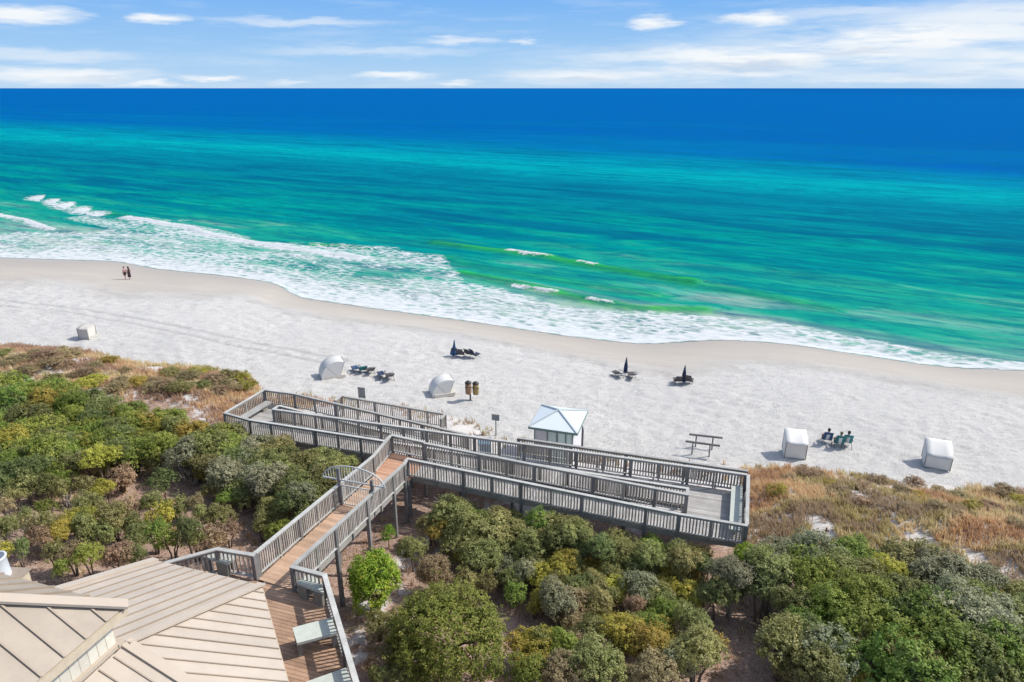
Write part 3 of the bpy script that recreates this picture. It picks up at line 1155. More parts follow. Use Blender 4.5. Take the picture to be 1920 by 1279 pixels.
def quad_px(pts, z):
    q = [pst(u, v, z) for u, v in pts]
    a = sum(q[i][0] * q[(i + 1) % 4][1] - q[(i + 1) % 4][0] * q[i][1] for i in range(4))
    return q if a > 0 else q[::-1]


def deck_bench(label, px, leg_at, base_z=DECK_Z, seat_z=SEAT_Z):
    q = quad_px(px, seat_z)
    cx = sum(p[0] for p in q) / 4; cy = sum(p[1] for p in q) / 4
    legs = []
    for (i, j) in leg_at:
        a = pst(*px[i], seat_z); b = pst(*px[j], seat_z)
        a = (a[0] + (cx - a[0]) * .14, a[1] + (cy - a[1]) * .14)
        b = (b[0] + (cx - b[0]) * .14, b[1] + (cy - b[1]) * .14)
        mid = ((a[0] + b[0]) / 2, (a[1] + b[1]) / 2)
        la = (a[0] + (mid[0] - a[0]) * .7, a[1] + (mid[1] - a[1]) * .7)
        lb = (b[0] + (mid[0] - b[0]) * .7, b[1] + (mid[1] - b[1]) * .7)
        legs.append((a[0], a[1], la[0], la[1]))
        legs.append((b[0], b[1], lb[0], lb[1]))
    return bench(label, q, seat_z, legs, seat_z - .10 - base_z)


deck_bench('pale grey-green bench in the angle of the railing right of the walkway', [(556, 1092), (576, 1077), (601, 1087), (608, 1112)], [(0, 3), (1, 2)])
deck_bench('pale grey-green bench jutting from the railing, middle of the three on the right', [(548, 1177), (622, 1157), (632, 1186), (557, 1206)], [(0, 3), (1, 2)])
deck_bench('pale grey-green bench at the bottom edge of the picture beside the railing', [(566, 1281), (648, 1252), (664, 1290), (583, 1318)], [(0, 3), (1, 2)])
deck_bench('pale bench in the left corner of the deck above the tan roof', [(372, 1040), (402, 1033), (444, 1041), (427, 1057)], [(0, 3), (1, 2)])
bench('long pale bench along the right end of the ramps', [(1.85, 28.7), (2.4, 28.7), (2.5, 32.7), (1.95, 32.7)], 6.65, [(2.1, 29, 2.1, 29.5), (2.15, 30.5, 2.15, 31), (2.2, 32, 2.2, 32.5)], .40)
bench('weathered bench along the left end of the ramps', [(-28.2, 31.9), (-27.7, 31.9), (-27.5, 35.0), (-28.0, 35.0)], 6.3, [(-27.9, 32.1, -27.9, 32.6), (-27.75, 34.2, -27.75, 34.7)], .38, mat='rail_cap_wood')

# ------------------------------------------------------------------ gate with arched top


def build_gate():
    tg = 23.9
    f = (tg - 17.0) / 11.0
    z0 = 9.0 - 2.2 * f
    sl, sr = -15.05 - 1.15 * f, -13.3 - .98 * f * 1.0
    root = thing('gate', ST(sl, tg, z0), 'grey metal gate with an arched fan top across the walkway', 'gate')
    beam('gate_post', ST(sl + .08, tg, z0 - .3), ST(sl + .08, tg, z0 + 1.95), .13, .13, 'post_wood', root)
    beam('gate_post', ST(sr - .08, tg, z0 - .3), ST(sr - .08, tg, z0 + 1.62), .13, .13, 'post_wood', root)
    # leaf of the gate: frame and bars between the posts
    a, b = sl + .2, sr - .2
    m = MB()
    m.box(ST(a, tg, z0 + .08), ST(b, tg, z0 + .08), .04, .05)
    m.box(ST(a, tg, z0 + 1.08), ST(b, tg, z0 + 1.08), .04, .05)
    m.box(ST(a, tg, z0 + .05), ST(a, tg, z0 + 1.11), .045, .045)
    m.box(ST(b, tg, z0 + .05), ST(b, tg, z0 + 1.11), .045, .045)
    leaf = m.build('gate_leaf', 'gate_metal', root)
    n = 13
    for i in range(n):
        s = a + (b - a) * i / (n - 1)
        beam('bar', ST(s, tg, z0 + .06), ST(s, tg, z0 + 1.08), .024, .024, 'gate_metal', leaf)
    # arch that fans out past both railings
    w0, w1 = sl - .75, sr + .55
    cx = (w0 + w1) / 2; hw = (w1 - w0) / 2

    def arc(s):
        k = (s - cx) / hw
        return z0 + 1.33 + .82 * math.sqrt(max(0, 1 - k * k)) - .28 * 0
    pts = []
    m = MB()
    for i in range(25):
        an = math.pi * i / 24
        s = cx - hw * math.cos(an)
        pts.append(ST(s, tg, z0 + 1.35 + .80 * math.sin(an)))
    m.tube(pts, .032, 6)
    arch = m.build('arch', 'gate_metal', root, True)
    beam('arch_sill', ST(w0 - .05, tg, z0 + 1.36), ST(w1 + .05, tg, z0 + 1.361), .05, .06, 'gate_metal', root)
    n = 22
    for i in range(1, n):
        s = w0 + (w1 - w0) * i / n
        beam('arch_bar', ST(s, tg, z0 + 1.35), ST(s, tg, arc(s)), .022, .022, 'gate_metal', arch)
    beam('latch_box', ST(sr - .22, tg - .05, z0 + .98), ST(sr - .08, tg - .05, z0 + .98), .09, .14, 'black_plastic', root)


build_gate()

# ------------------------------------------------------------------ pavilion roof


def roof_face(root, corners, eave_i, pitch_step, rib_mat='roof_rib_metal', rib_w=.03, rib_h=.032, pan='roof_metal'):
    """corners: plane polygon in world; eave between corners[eave_i] and the next one. Panels between standing seams are parts."""
    P = [Vector(c) for c in corners]
    o = P[eave_i]; ux = (P[(eave_i + 1) % len(P)] - o).normalized()
    cen = sum(P, Vector()) / len(P)
    nz = ux.cross(cen - o).normalized()
    if nz.z < 0:
        nz = -nz
    vx = nz.cross(ux)
    if vx.dot(cen - o) < 0:
        vx = -vx
    poly = [((p - o).dot(ux), (p - o).dot(vx)) for p in P]
    lo = min(q[0] for q in poly); hi = max(q[0] for q in poly)
    n = max(1, int(round((hi - lo) / pitch_step)))
    st = (hi - lo) / n
    W = lambda q, h=0: o + ux * q[0] + vx * q[1] + nz * h
    pw = [W(q, -.045) for q in poly]
    if (pw[1] - pw[0]).cross(pw[2] - pw[0]).dot(nz) < 0:
        pw = pw[::-1]
    m = MB(); m.slab(pw, .04)
    root = m.build('roof_slope', 'fascia', root)
    for i in range(n):
        pc = clip_poly(clip_poly(poly, 1, 0, lo + (i + 1) * st - .002), -1, 0, -(lo + i * st + .002))
        if len(pc) >= 3:
            ar = abs(sum(pc[k][0] * pc[(k + 1) % len(pc)][1] - pc[(k + 1) % len(pc)][0] * pc[k][1] for k in range(len(pc)))) / 2
            if ar < .02:
                continue
            h = random.uniform(-.004, .004)
            pw = [W(q, h) for q in pc]
            if (pw[1] - pw[0]).cross(pw[2] - pw[0]).dot(nz) < 0:
                pw = pw[::-1]
            m = MB(); m.slab(pw, .03)
            m.build('panel', pan, root)
    for i in range(0, n + 1):
        u = lo + i * st
        if i in (0, n):
            u += .03 if i == 0 else -.03
        vs = []
        for k in range(len(poly)):
            a = poly[k]; b = poly[(k + 1) % len(poly)]
            if (a[0] - u) * (b[0] - u) < 0:
                vs.append(a[1] + (b[1] - a[1]) * (u - a[0]) / (b[0] - a[0]))
        if len(vs) >= 2 and max(vs) - min(vs) > .15:
            beam('rib', W((u, min(vs) + .01), rib_h / 2), W((u, max(vs) - .04), rib_h / 2), rib_w, rib_h, rib_mat, root)


def build_pavilion():
    root = thing('pavilion', ST(-14.25, 7.2, DECK_Z), 'pavilion with a tan standing-seam metal roof and a raised square lantern', 'pavilion')
    ze, zt = 11.8, 13.86
    a = -12.25; b = -16.25         # width of the straight wings
    te = 13.95; ti = 9.3           # eave and inner edge of the seaward wing
    cs, ct = -14.25, 7.3           # centre of the lantern
    half = 2.0
    run = te - ti
    # eave octagon, inner square
    sr = a + run; sl = b - run
    tb = ct - half
    A = [ST(a, te, ze), ST(b, te, ze), ST(b, ti, zt), ST(a, ti, zt)]
    B = [ST(sr, ti, ze), ST(a, te, ze), ST(a, ti, zt)]
    C = [ST(sr, tb, ze), ST(sr, ti, ze), ST(a, ti, zt), ST(a, tb, zt)]
    A2 = [ST(b, te, ze), ST(sl, ti, ze), ST(b, ti, zt)]
    D = [ST(sl, ti, ze), ST(sl, tb, ze), ST(b, tb, zt), ST(b, ti, zt)]
    B2 = [ST(a, tb - run, ze), ST(sr, tb, ze), ST(a, tb, zt)]
    A3 = [ST(b, tb - run, ze), ST(a, tb - run, ze), ST(a, tb, zt), ST(b, tb, zt)]
    D2 = [ST(sl, tb, ze), ST(b, tb - run, ze), ST(b, tb, zt)]
    for f in (A, B, C, A2, D, B2, A3, D2):
        roof_face(root, f, 0, .40)
    # flat hip caps: wide flashings along the folds
    for (p, q) in ((ST(a, te, ze), ST(a, ti, zt)), (ST(b, te, ze), ST(b, ti, zt)), (ST(sr, ti, ze), ST(a, ti, zt)), (ST(sl, ti, ze), ST(b, ti, zt))):
        d = (q - p).normalized()
        beam('hip_cap', p - d * .04 + U3 * .035, q + U3 * .035, .26, .05, 'roof_cap_metal', root)
    # eave drip edge
    oct_ = [ST(a, te, ze), ST(b, te, ze), ST(sl, ti, ze), ST(sl, tb, ze), ST(b, tb - run, ze), ST(a, tb - run, ze), ST(sr, tb, ze), ST(sr, ti, ze)]
    for p, q in zip(oct_, oct_[1:] + oct_[:1]):
        beam('eave_trim', p - U3 * .10, q - U3 * .101, .05, .16, 'fascia', root)
    for p in oct_:
        c = ST(cs, ct, 0)
        x = Vector((p.x + (c.x - p.x) * .16, p.y + (c.y - p.y) * .16, 0))
        beam('post', Vector((x.x, x.y, DECK_Z)), Vector((x.x, x.y, ze + .1)), .2, .2, 'rail_wood', root)
    # lantern: boarded walls
    wz0, wz1 = zt - .35, zt + 1.0
    s0, s1 = b + .14, a - .14
    t0, t1 = tb + .14, ti - .14
    n = 16
    for (p, q) in (((s1, t1), (s1, t0)), ((s0, t1), (s1, t1)), ((s0, t0), (s0, t1)), ((s1, t0), (s0, t0))):
        P0 = ST(*p); P1 = ST(*q)
        for i in range(n):
            x = P0.lerp(P1, (i + .5) / n)
            dr = (P1 - P0).normalized()
            wd = (P1 - P0).length / n - .015
            o = bpy.data.objects.new('siding_board', unit('siding'))
            col.objects.link(o); o.parent = root
            o.matrix_basis = Matrix.Translation(-root.location) @ Matrix.Translation(Vector((x.x, x.y, (wz0 + wz1) / 2))) @ Matrix.Rotation(math.atan2(dr.y, dr.x), 4, 'Z') @ Matrix.Diagonal((wd, .04, wz1 - wz0, 1))
        m = MB(); m.box(ST(*p, (wz0 + wz1) / 2 - .05), ST(*q, (wz0 + wz1) / 2 - .05), .03, wz1 - wz0 - .1)
        m.build('wall_backing', 'fascia', root)
    for (p, q) in (((a - .1, ti - .06), (a - .1, tb)), ((b, ti - .1), (a, ti - .1))):
        beam('base_flashing', ST(*p, zt + .07), ST(*q, zt + .071), .16, .10, 'roof_cap_metal', root)
    # upper roof: square pyramid with overhang
    ov = .12
    uz = zt + 1.02
    q4 = [ST(a + ov, ti + ov, uz), ST(b - ov, ti + ov, uz), ST(b - ov, tb - ov, uz), ST(a + ov, tb - ov, uz)]
    ap = ST(cs, ct, uz + 1.45)
    for i in range(4):
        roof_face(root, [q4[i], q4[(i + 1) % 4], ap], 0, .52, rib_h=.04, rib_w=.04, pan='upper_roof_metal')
        beam('upper_fascia', q4[i] - U3 * .13, q4[(i + 1) % 4] - U3 * .131, .06, .20, 'fascia', root)
        d = (ap - q4[i]).normalized()
        beam('upper_hip_cap', q4[i] - d * .05 + U3 * .05, ap + U3 * .05, .30, .06, 'roof_cap_metal', root)


build_pavilion()


def build_vent():
    x, y = PX(30, 1094, 12.9)
    root = thing('roof_vent', (x, y, 12.3), 'white round vent pipe on a tan box at the left picture edge', 'vent')
    m = MB(); m.prism([(x - .75, y - .4), (x + .20, y - .45), (x + .25, y + .25), (x - .75, y + .3)], 12.3, 13.15)
    m.build('box', 'fascia', root)
    m = MB(); m.prism([(x - .8, y - .45), (x + .25, y - .5), (x + .3, y + .3), (x - .8, y + .35)], 13.15, 13.2)
    m.build('box_cap', 'roof_rib_metal', root)
    cx, cy = x - .36, y - .05
    m = MB(); seg = 20
    prof = [(.30, 13.2), (.29, 13.45), (.28, 13.78), (.31, 13.82), (.25, 13.84), (.24, 13.4)]
    for r_, z_ in prof:
        for j in range(seg):
            an = 2 * math.pi * j / seg
            m.v.append((cx + r_ * math.cos(an), cy + r_ * math.sin(an), z_))
    for i in range(len(prof) - 1):
        for j in range(seg):
            q = (j + 1) % seg
            m.f.append((i * seg + j, i * seg + q, (i + 1) * seg + q, (i + 1) * seg + j))
    m.build('pipe', 'vent_white', root, True)
    m = MB()
    m.prism([(cx + .245 * math.cos(2 * math.pi * j / seg), cy + .245 * math.sin(2 * math.pi * j / seg)) for j in range(seg)], 13.4, 13.55)
    m.build('flue_mouth', 'vent_dark', root)


build_vent()
#--BEACH--
# ------------------------------------------------------------------ beach hut and posts


def build_hut():
    s0, s1, t0, t1 = -10.0, -7.45, 37.55, 40.3
    g = gst(-8.7, 38.9)
    ez = 5.9
    root = thing('beach_hut', ST(-8.7, 38.9, g), 'small lavender-grey beach hut with a pale blue pyramid roof', 'hut')
    rect = lambda a, b, c, d: [tuple(ST(*q).xy) for q in ((a, c), (b, c), (b, d), (a, d))]
    m = MB(); m.prism(rect(s0, s1, t0, t1), g - .5, ez)
    m.build('wall', 'hut_wall', root)
    # seaward slope of boards is not in view; the landward front has a blank bay, a shutter and a door
    for (a, b, z0, z1, nm) in ((-9.05, -8.55, g + .1, ez - .25, 'door'), (-8.42, -7.98, g + .1, ez - .25, 'door'), (-7.88, -7.55, g + .9, ez - .3, 'window')):
        o = beam(nm, ST((a + b) / 2, t0 - .02, z0), ST((a + b) / 2, t0 - .02, z1), b - a, .05, 'hut_panel', root)
        o.matrix_basis = Matrix.Translation(ST((a + b) / 2, t0 - .02, (z0 + z1) / 2) - root.location) @ Matrix.Rotation(ANG, 4, 'Z') @ Matrix.Diagonal((b - a, .05, z1 - z0, 1))
    for s in (-9.13, -8.49, -7.93, -7.50, -9.97):
        beam('trim', ST(s, t0 - .04, g - .2), ST(s, t0 - .04, ez - .06), .07, .05, 'hut_trim', root)
    ov = .30
    c = [ST(s0 - ov, t0 - ov, ez), ST(s1 + ov, t0 - ov, ez), ST(s1 + ov, t1 + ov, ez), ST(s0 - ov, t1 + ov, ez)]
    ap = ST((s0 + s1) / 2, (t0 + t1) / 2, ez + .62)
    rf = None
    for i in range(4):
        m = MB(); m.slab([c[i], c[(i + 1) % 4], ap], .06)
        m.build('roof_slope', 'hut_roof', root)
        beam('roof_hip', c[i] + U3 * .02, ap + U3 * .03, .12, .05, 'hut_roof_cap', root)
        beam('eave', c[i] - U3 * .09, c[(i + 1) % 4] - U3 * .091, .05, .12, 'hut_trim', root)


build_hut()


def on_beach(u, v):
    return px_on_ground(u, v)


p = on_beach(1091, 841)
r = thing('shower_post', p, 'dark crooked shower post right of the beach hut', 'post')
m = MB(); m.tube([p + Vector((0, 0, -.2)), p + Vector((0, 0, 1.35)), p + Vector((-.05, 0, 1.6)), p + Vector((-.45, 0, 1.95))], .085, 8)
m.build('pipe', 'dark_metal', r, True)
m = MB(); m.tube([p + Vector((-.40, 0, 1.95)), p + Vector((-.52, 0, 1.85))], [.06, .12], 10)
m.build('shower_head', 'dark_metal', r, True)


def sign_board(u, v, label, w, h, z0, post=True):
    p = on_beach(u, v)
    r = thing('sign', p, label, 'sign')
    d = Vector((E2[0], E2[1], 0))
    if post:
        beam('post', p - U3 * .3, p + U3 * (z0 + h * .9), .07, .07, 'post_wood', r)
        fr = Vector((N2[0], N2[1], 0)) * -.06
    else:
        for k in (-.42, .42):
            beam('leg', p + d * w * k - U3 * .3, p + d * w * k + U3 * (z0 + .1), .05, .05, 'post_wood', r)
        fr = Vector()
    c = p + U3 * (z0 + h / 2) + fr
    o = beam('board', c - d * w / 2, c + d * w / 2, .04, h, 'sign_grey', r)
    beam('board_frame', c - d * (w / 2 + .02) + U3 * (h / 2 + .02), c + d * (w / 2 + .02) + U3 * (h / 2 + .02), .06, .04, 'post_wood', r)


sign_board(679, 747, 'plain grey board standing in the sand behind the far left handrail', .62, .85, .05, False)
sign_board(930, 818, 'small grey sign on a thin post left of the beach hut', .55, .42, 1.25)

p = ST(-13.0, 36.6, gst(-13.0, 36.6))
r = thing('recycling_bin', p, 'blue-grey bin at the foot of the lowest ramp', 'bin')
m = MB(); q = p.xy
m.prism([(q.x - .36, q.y - .33), (q.x + .36, q.y - .33), (q.x + .36, q.y + .33), (q.x - .36, q.y + .33)], p.z - .05, p.z + 1.0)
m.build('body', 'bin_blue', r)
m = MB(); m.prism([(q.x - .4, q.y - .37), (q.x + .4, q.y - .37), (q.x + .4, q.y + .37), (q.x - .4, q.y + .37)], p.z + 1.0, p.z + 1.1, [p.z + 1.06, p.z + 1.06, p.z + 1.16, p.z + 1.16])
m.build('lid', 'bin_blue', r)

# two barrels hung on one post
p = on_beach(882, 749)
r = thing('barrel_post', p, 'dark post that carries the two brown barrels', 'post')
beam('shaft', p - U3 * .3, p + U3 * 1.25, .10, .10, 'dark_metal', r)
beam('cross_arm', p + Vector((-.18, 0, 1.0)), p + Vector((.40, .1, .98)), .05, .05, 'dark_metal', r)
for (dx, dy, z0, mat, lab) in ((-.12, -.30, .62, 'barrel_brown', 'reddish brown barrel on the left side of the dark post'), (.44, .02, .42, 'barrel_tan', 'tan brown barrel on the right side of the dark post')):
    b0 = p + Vector((dx, dy, z0))
    r = thing('trash_barrel', b0, lab, 'barrel', 'barrels on the post')
    m = MB(); m.tube([b0, b0 + U3 * .12, b0 + U3 * .5, b0 + U3 * .92], [.21, .245, .26, .245], 14)
    m.build('drum', mat, r, True)
    m = MB(); m.tube([b0 + U3 * .9, b0 + U3 * .96, b0 + U3 * 1.06, b0 + U3 * 1.1], [.265, .27, .17, .05], 14)
    m.build('lid', 'black_plastic', r, True)
    beam('strap', b0 + Vector((-.24, -.13, .62)), b0 + Vector((.24, -.13, .62)), .24, .04, 'black_plastic', r)

# kayak rack: two posts and a beam, twice
for (l, rr, lab) in (((1283, 851), (1347, 860), 'front rail of the empty timber boat rack on the sand'), ((1290, 838), (1352, 845), 'back rail of the empty timber boat rack on the sand')):
    a = on_beach(*l); b = on_beach(*rr)
    d = (b - a).normalized()
    r = thing('boat_rack', a, lab, 'rack', 'boat rack on the sand')
    hh = .95
    beam('beam', a + U3 * hh, b + U3 * hh, .10, .12, 'post_wood', r)
    for k in (.22, .72):
        q = a.lerp(b, k)
        beam('post', Vector((q.x, q.y, gz(q.x, q.y) - .3)), q + U3 * (hh - .04), .09, .09, 'post_wood', r)

p = px_on_ground(1546, 1012)
r = thing('marker_stake', p, 'short brown wooden stake in the dry dune grass', 'stake')
beam('shaft', p - U3 * .3, p + U3 * .72, .07, .07, 'barrel_brown', r)
beam('crosspiece', p + Vector((-.12, -.04, .55)), p + Vector((.12, -.04, .56)), .05, .08, 'barrel_brown', r)

# ------------------------------------------------------------------ cabana tents


def local_frame(p, ang):
    c, s_ = math.cos(ang), math.sin(ang)
    return lambda x, y, z: Vector((p.x + x * c - y * s_, p.y + x * s_ + y * c, p.z + z))


def hood_tent(u, v, label, ang, rad=1.55, wid=1.9):
    """folding shade hood: fan-shaped cheeks and a curved cover, open towards +y"""
    p = on_beach(u, v)
    W = local_frame(p, ang)
    root = thing('shade_tent', p, label, 'tent', 'shade tents on the beach')
    n = 9
    arc = []
    for i in range(n + 1):
        an = R(178 - 108 * i / n)
        rr = rad * (1 + .06 * math.sin(i * math.pi / n))
        arc.append((rr * math.cos(an), rr * math.sin(an)))
    m = MB()
    for (a, b) in arc:
        for x in (-.5, -.25, 0, .25, .5):
            m.v.append(tuple(W(x * wid, a, b - .06 * (1 - (2 * x) ** 2))))
    for i in range(n):
        for j in range(4):
            m.f.append((i * 5 + j, i * 5 + j + 1, (i + 1) * 5 + j + 1, (i + 1) * 5 + j))
    o = m.build('cover', 'white_canvas', root, True)
    sm = o.modifiers.new('cloth', 'SOLIDIFY'); sm.thickness = .012
    for sx in (-1, 1):
        m = MB()
        x = sx * wid / 2
        m.v.append(tuple(W(x, .0, .02)))
        for (a, b) in arc:
            m.v.append(tuple(W(x, a, b)))
        for i in range(n):
            m.f.append((0, i + 1, i + 2))
        o = m.build('cheek', 'white_canvas', root)
        sm = o.modifiers.new('cloth', 'SOLIDIFY'); sm.thickness = .012
        for i in (0, n // 2, n):
            m = MB(); m.tube([W(x * 1.005, 0, .02), W(x * 1.005, arc[i][0], arc[i][1])], .016, 6)
            m.build('rib', 'bench_leg_wood', root)
    m = MB(); m.tube([W(-wid / 2, *arc[-1]), W(wid / 2, *arc[-1])], .018, 6)
    m.build('front_bar', 'bench_leg_wood', root)
    m = MB(); m.prism([tuple(W(x, y, 0).xy) for x, y in ((-.8, -1.2), (.8, -1.2), (.8, .5), (-.8, .5))], p.z + .02, p.z + .28)
    m.build('seat_pad', 'cream_canvas', root)


def box_tent(u, v, label, ang, w=1.55, dep=1.5, hb=1.25, hf=1.75, mat='white_canvas', sag=.10):
    """canvas cabana seen from behind: back wall, two sides, roof rising to the open sea side (+y)"""
    p = on_beach(u, v)
    W = local_frame(p, ang)
    root = thing('cabana', p, label, 'cabana', 'shade tents on the beach')
    m = MB(); m.slab([W(-w / 2, 0, .05), W(w / 2, 0, .05), W(w / 2, 0, hb), W(0, 0, hb - sag), W(-w / 2, 0, hb)], .03)
    m.build('back_wall', mat, root)
    for sx in (-1, 1):
        x = sx * w / 2
        pts = [W(x, .02, .05), W(x, dep * .75, .05), W(x, dep, hf * .98), W(x, .02, hb)]
        m = MB(); m.slab(pts, .03)
        m.build('side_wall', mat, root)
        m = MB(); m.tube([W(x, dep, 0), W(x, dep, hf)], .022, 6)
        m.build('pole', 'bench_leg_wood', root)
        m = MB(); m.tube([W(x, -.02, 0), W(x, -.02, hb)], .022, 6)
        m.build('pole', 'bench_leg_wood', root)
    m = MB(); n = 6
    k = 0
    for i in range(n + 1):
        f = i / n
        z = hb + (hf - hb) * f + .12 * math.sin(math.pi * f) * .6
        for g_ in (-.5, -.25, 0, .25, .5):
            m.v.append(tuple(W(g_ * (w + .06), -.05 + (dep + .1) * f, z + .03 - sag * (1 - (2 * g_) ** 2) * (.3 + .7 * (1 - f)))))
    for i in range(n):
        for j in range(4):
            m.f.append((i * 5 + j, i * 5 + j + 1, (i + 1) * 5 + j + 1, (i + 1) * 5 + j))
    o = m.build('roof', mat, root, True)
    sm = o.modifiers.new('cloth', 'SOLIDIFY'); sm.thickness = .015
    m = MB(); m.prism([tuple(W(x, y, 0).xy) for x, y in ((-.6, .2), (.6, .2), (.6, 1.2), (-.6, 1.2))], p.z + .02, p.z + .3)
    m.build('seat_pad', 'cream_canvas', root)


hood_tent(634, 704, 'white hooded shade tent at the head of the row of dark loungers', R(-66), 1.5, 1.55)
hood_tent(838, 737, 'white hooded shade tent left of the brown barrels', R(-70), 1.35, 1.4)
box_tent(1490, 861, 'upright white cabana left of the three sitting people', R(-14), 1.32, 1.35, 1.1, 1.5)
box_tent(1756, 881, 'white cabana farthest to the right on the sand', R(-24), 1.45, 1.5, .9, 1.42)
box_tent(158, 637, 'cream boxy cabana alone on the far left sand', R(-12), 1.15, 1.0, 1.05, 1.2, 'cream_canvas')

# ------------------------------------------------------------------ beach chairs and parasols


def chair(u, v, label, ang, mat, recline=38, pos=None, low=.26):
    p = on_beach(u, v) if pos is None else pos
    W = local_frame(p, ang)
    root = thing('beach_chair', p, label, 'chair', 'folding chairs on the beach')
    w = .58
    cb, sb = math.sin(R(recline)), math.cos(R(recline))
    m = MB(); m.slab([W(-w / 2, -.05, low), W(w / 2, -.05, low), W(w / 2, .55, low + .10), W(-w / 2, .55, low + .10)], .03)
    m.build('seat', mat, root)
    bl = .82
    m = MB(); m.slab([W(w / 2, -.05, low + .01), W(-w / 2, -.05, low + .01), W(-w / 2, -.05 - bl * cb, low + bl * sb), W(w / 2, -.05 - bl * cb, low + bl * sb)], .03)
    m.build('backrest', mat, root)
    for sx in (-1, 1):
        x = sx * (w / 2 + .02)
        for (a, b) in (((-.45, 0), (.25, low + .10)), ((.55, 0), (-.02, low + .06))):
            m = MB(); m.tube([W(x, a[0], -.03), W(x, b[0], b[1])], .018, 6)
            m.build('leg', 'chair_frame', root)
        m = MB(); m.slab([W(x - .03, -.32, low + .27), W(x + .03, -.32, low + .27), W(x + .03, .22, low + .25), W(x - .03, .22, low + .25)], .025)
        m.build('armrest', 'chair_frame', root)
        m = MB(); m.tube([W(x, .2, low + .08), W(x, .2, low + .25)], .016, 6)
        m.build('arm_post', 'chair_frame', root)
    return root


def parasol(u, v, label, mat, h=2.0, lean=0.0, top=.9, fat=.17):
    p = on_beach(u, v)
    root = thing('parasol', p, label, 'parasol', 'closed parasols on the beach')
    ax = Vector((lean, 0, 1)).normalized()
    m = MB(); m.tube([p - U3 * .3, p + ax * (h + .06)], .022, 8)
    m.build('pole', 'bench_leg_wood', root)
    m = MB(); seg = 16
    prof = [(.02, h), (.05, h - .12), (.085, h - .4), (.13, h - .75), (fat, h - 1.15), (fat * 1.05, h - 1.42), (fat * .9, h - 1.5)]
    for i, (rr, z) in enumerate(prof):
        for j in range(seg):
            an = 2 * math.pi * j / seg
            k = rr * (1 + (.22 if j % 2 else -.15) * min(1, i / 3))
            m.v.append(tuple(p + ax * z + Vector((k * math.cos(an), k * math.sin(an), 0))))
    for i in range(len(prof) - 1):
        for j in range(seg):
            q = (j + 1) % seg
            m.f.append((i * seg + j, (i + 1) * seg + j, (i + 1) * seg + q, i * seg + q))
    m.f.append(tuple(range(seg)))
    m.build('folded_canopy', mat, root)
    m = MB(); m.tube([p + ax * (h - .95), p + ax * (h - .87)], [fat * .98, fat * .95], 12)
    m.build('tie_strap', 'black_plastic', root)


SEA = ANG
chair(668, 697, 'dark blue lounger nearest the left hooded tent', SEA + .9, 'blue_fabric', 62)
chair(681, 699, 'teal-grey lounger, second from the left hooded tent', SEA + .7, 'teal_fabric', 45)
chair(695, 701, 'dark grey lounger in the middle of the row behind the handrail', SEA + .8, 'grey_fabric', 50)
chair(716, 708, 'navy lounger, fourth in the row from the left hooded tent', SEA + .8, 'navy_fabric', 66)
chair(731, 711, 'dark lounger at the right end of the row', SEA + .7, 'grey_fabric', 52)
parasol(851, 668, 'short blue folded parasol in the group nearest the water', 'blue_fabric', 1.65, .05, fat=.30)
chair(864, 670, 'brown-grey beach chair right of the short blue parasol', SEA + .1, 'grey_fabric', 30)
chair(879, 669, 'small dark chair between the brown-grey chair and the purple chair', SEA - .2, 'grey_fabric', 35)
chair(889, 671, 'purple-navy beach chair at the right of the group nearest the water', SEA - .5, 'navy_fabric', 28)
parasol(1172, 704, 'slim dark folded parasol between two low loungers', 'navy_fabric', 1.72, .03, fat=.15)
chair(1158, 706, 'low dark lounger left of the slim dark parasol', SEA + .9, 'grey_fabric', 66)
chair(1184, 709, 'low dark lounger right of the slim dark parasol', SEA + .4, 'grey_fabric', 60)
parasol(1281, 719, 'slim purple-navy folded parasol, right one on the sand', 'navy_fabric', 1.68, .02, fat=.16)
chair(1270, 720, 'dark chair left of the purple-navy parasol', SEA + .3, 'grey_fabric', 36)
chair(1291, 720, 'dark chair right of the purple-navy parasol', SEA - .2, 'grey_fabric', 30)

# ------------------------------------------------------------------ people


def person(pos, ang, label, joints, edges, radii, skin='skin', extra=()):
    """one continuous skinned body; joints in local metres (x right, y forward, z up)"""
    root = thing('person', pos, label, 'person')
    root.rotation_euler = (0, 0, ang)
    names = list(joints)
    me = bpy.data.meshes.new('body')
    me.from_pydata([joints[k] for k in names], [(names.index(a), names.index(b)) for a, b in edges], [])
    me.materials.append(MATS[skin])
    o = put('body', me, root)
    o.modifiers.new('skin', 'SKIN')
    for i, k in enumerate(names):
        sv = me.skin_vertices[0].data[i]
        sv.radius = radii[k] if isinstance(radii[k], tuple) else (radii[k], radii[k])
        sv.use_root = (k == 'pelvis')
    o.modifiers['skin'].use_smooth_shade = True
    ss = o.modifiers.new('smooth', 'SUBSURF'); ss.levels = 2; ss.render_levels = 2
    for nm, mat, segs in extra:
        m = MB()
        for pts, rad in segs:
            m.tube(pts, rad, 12)
        q = mesh_from(nm, m.v, m.f, mat, True)
        put(nm, q, root)
    return root


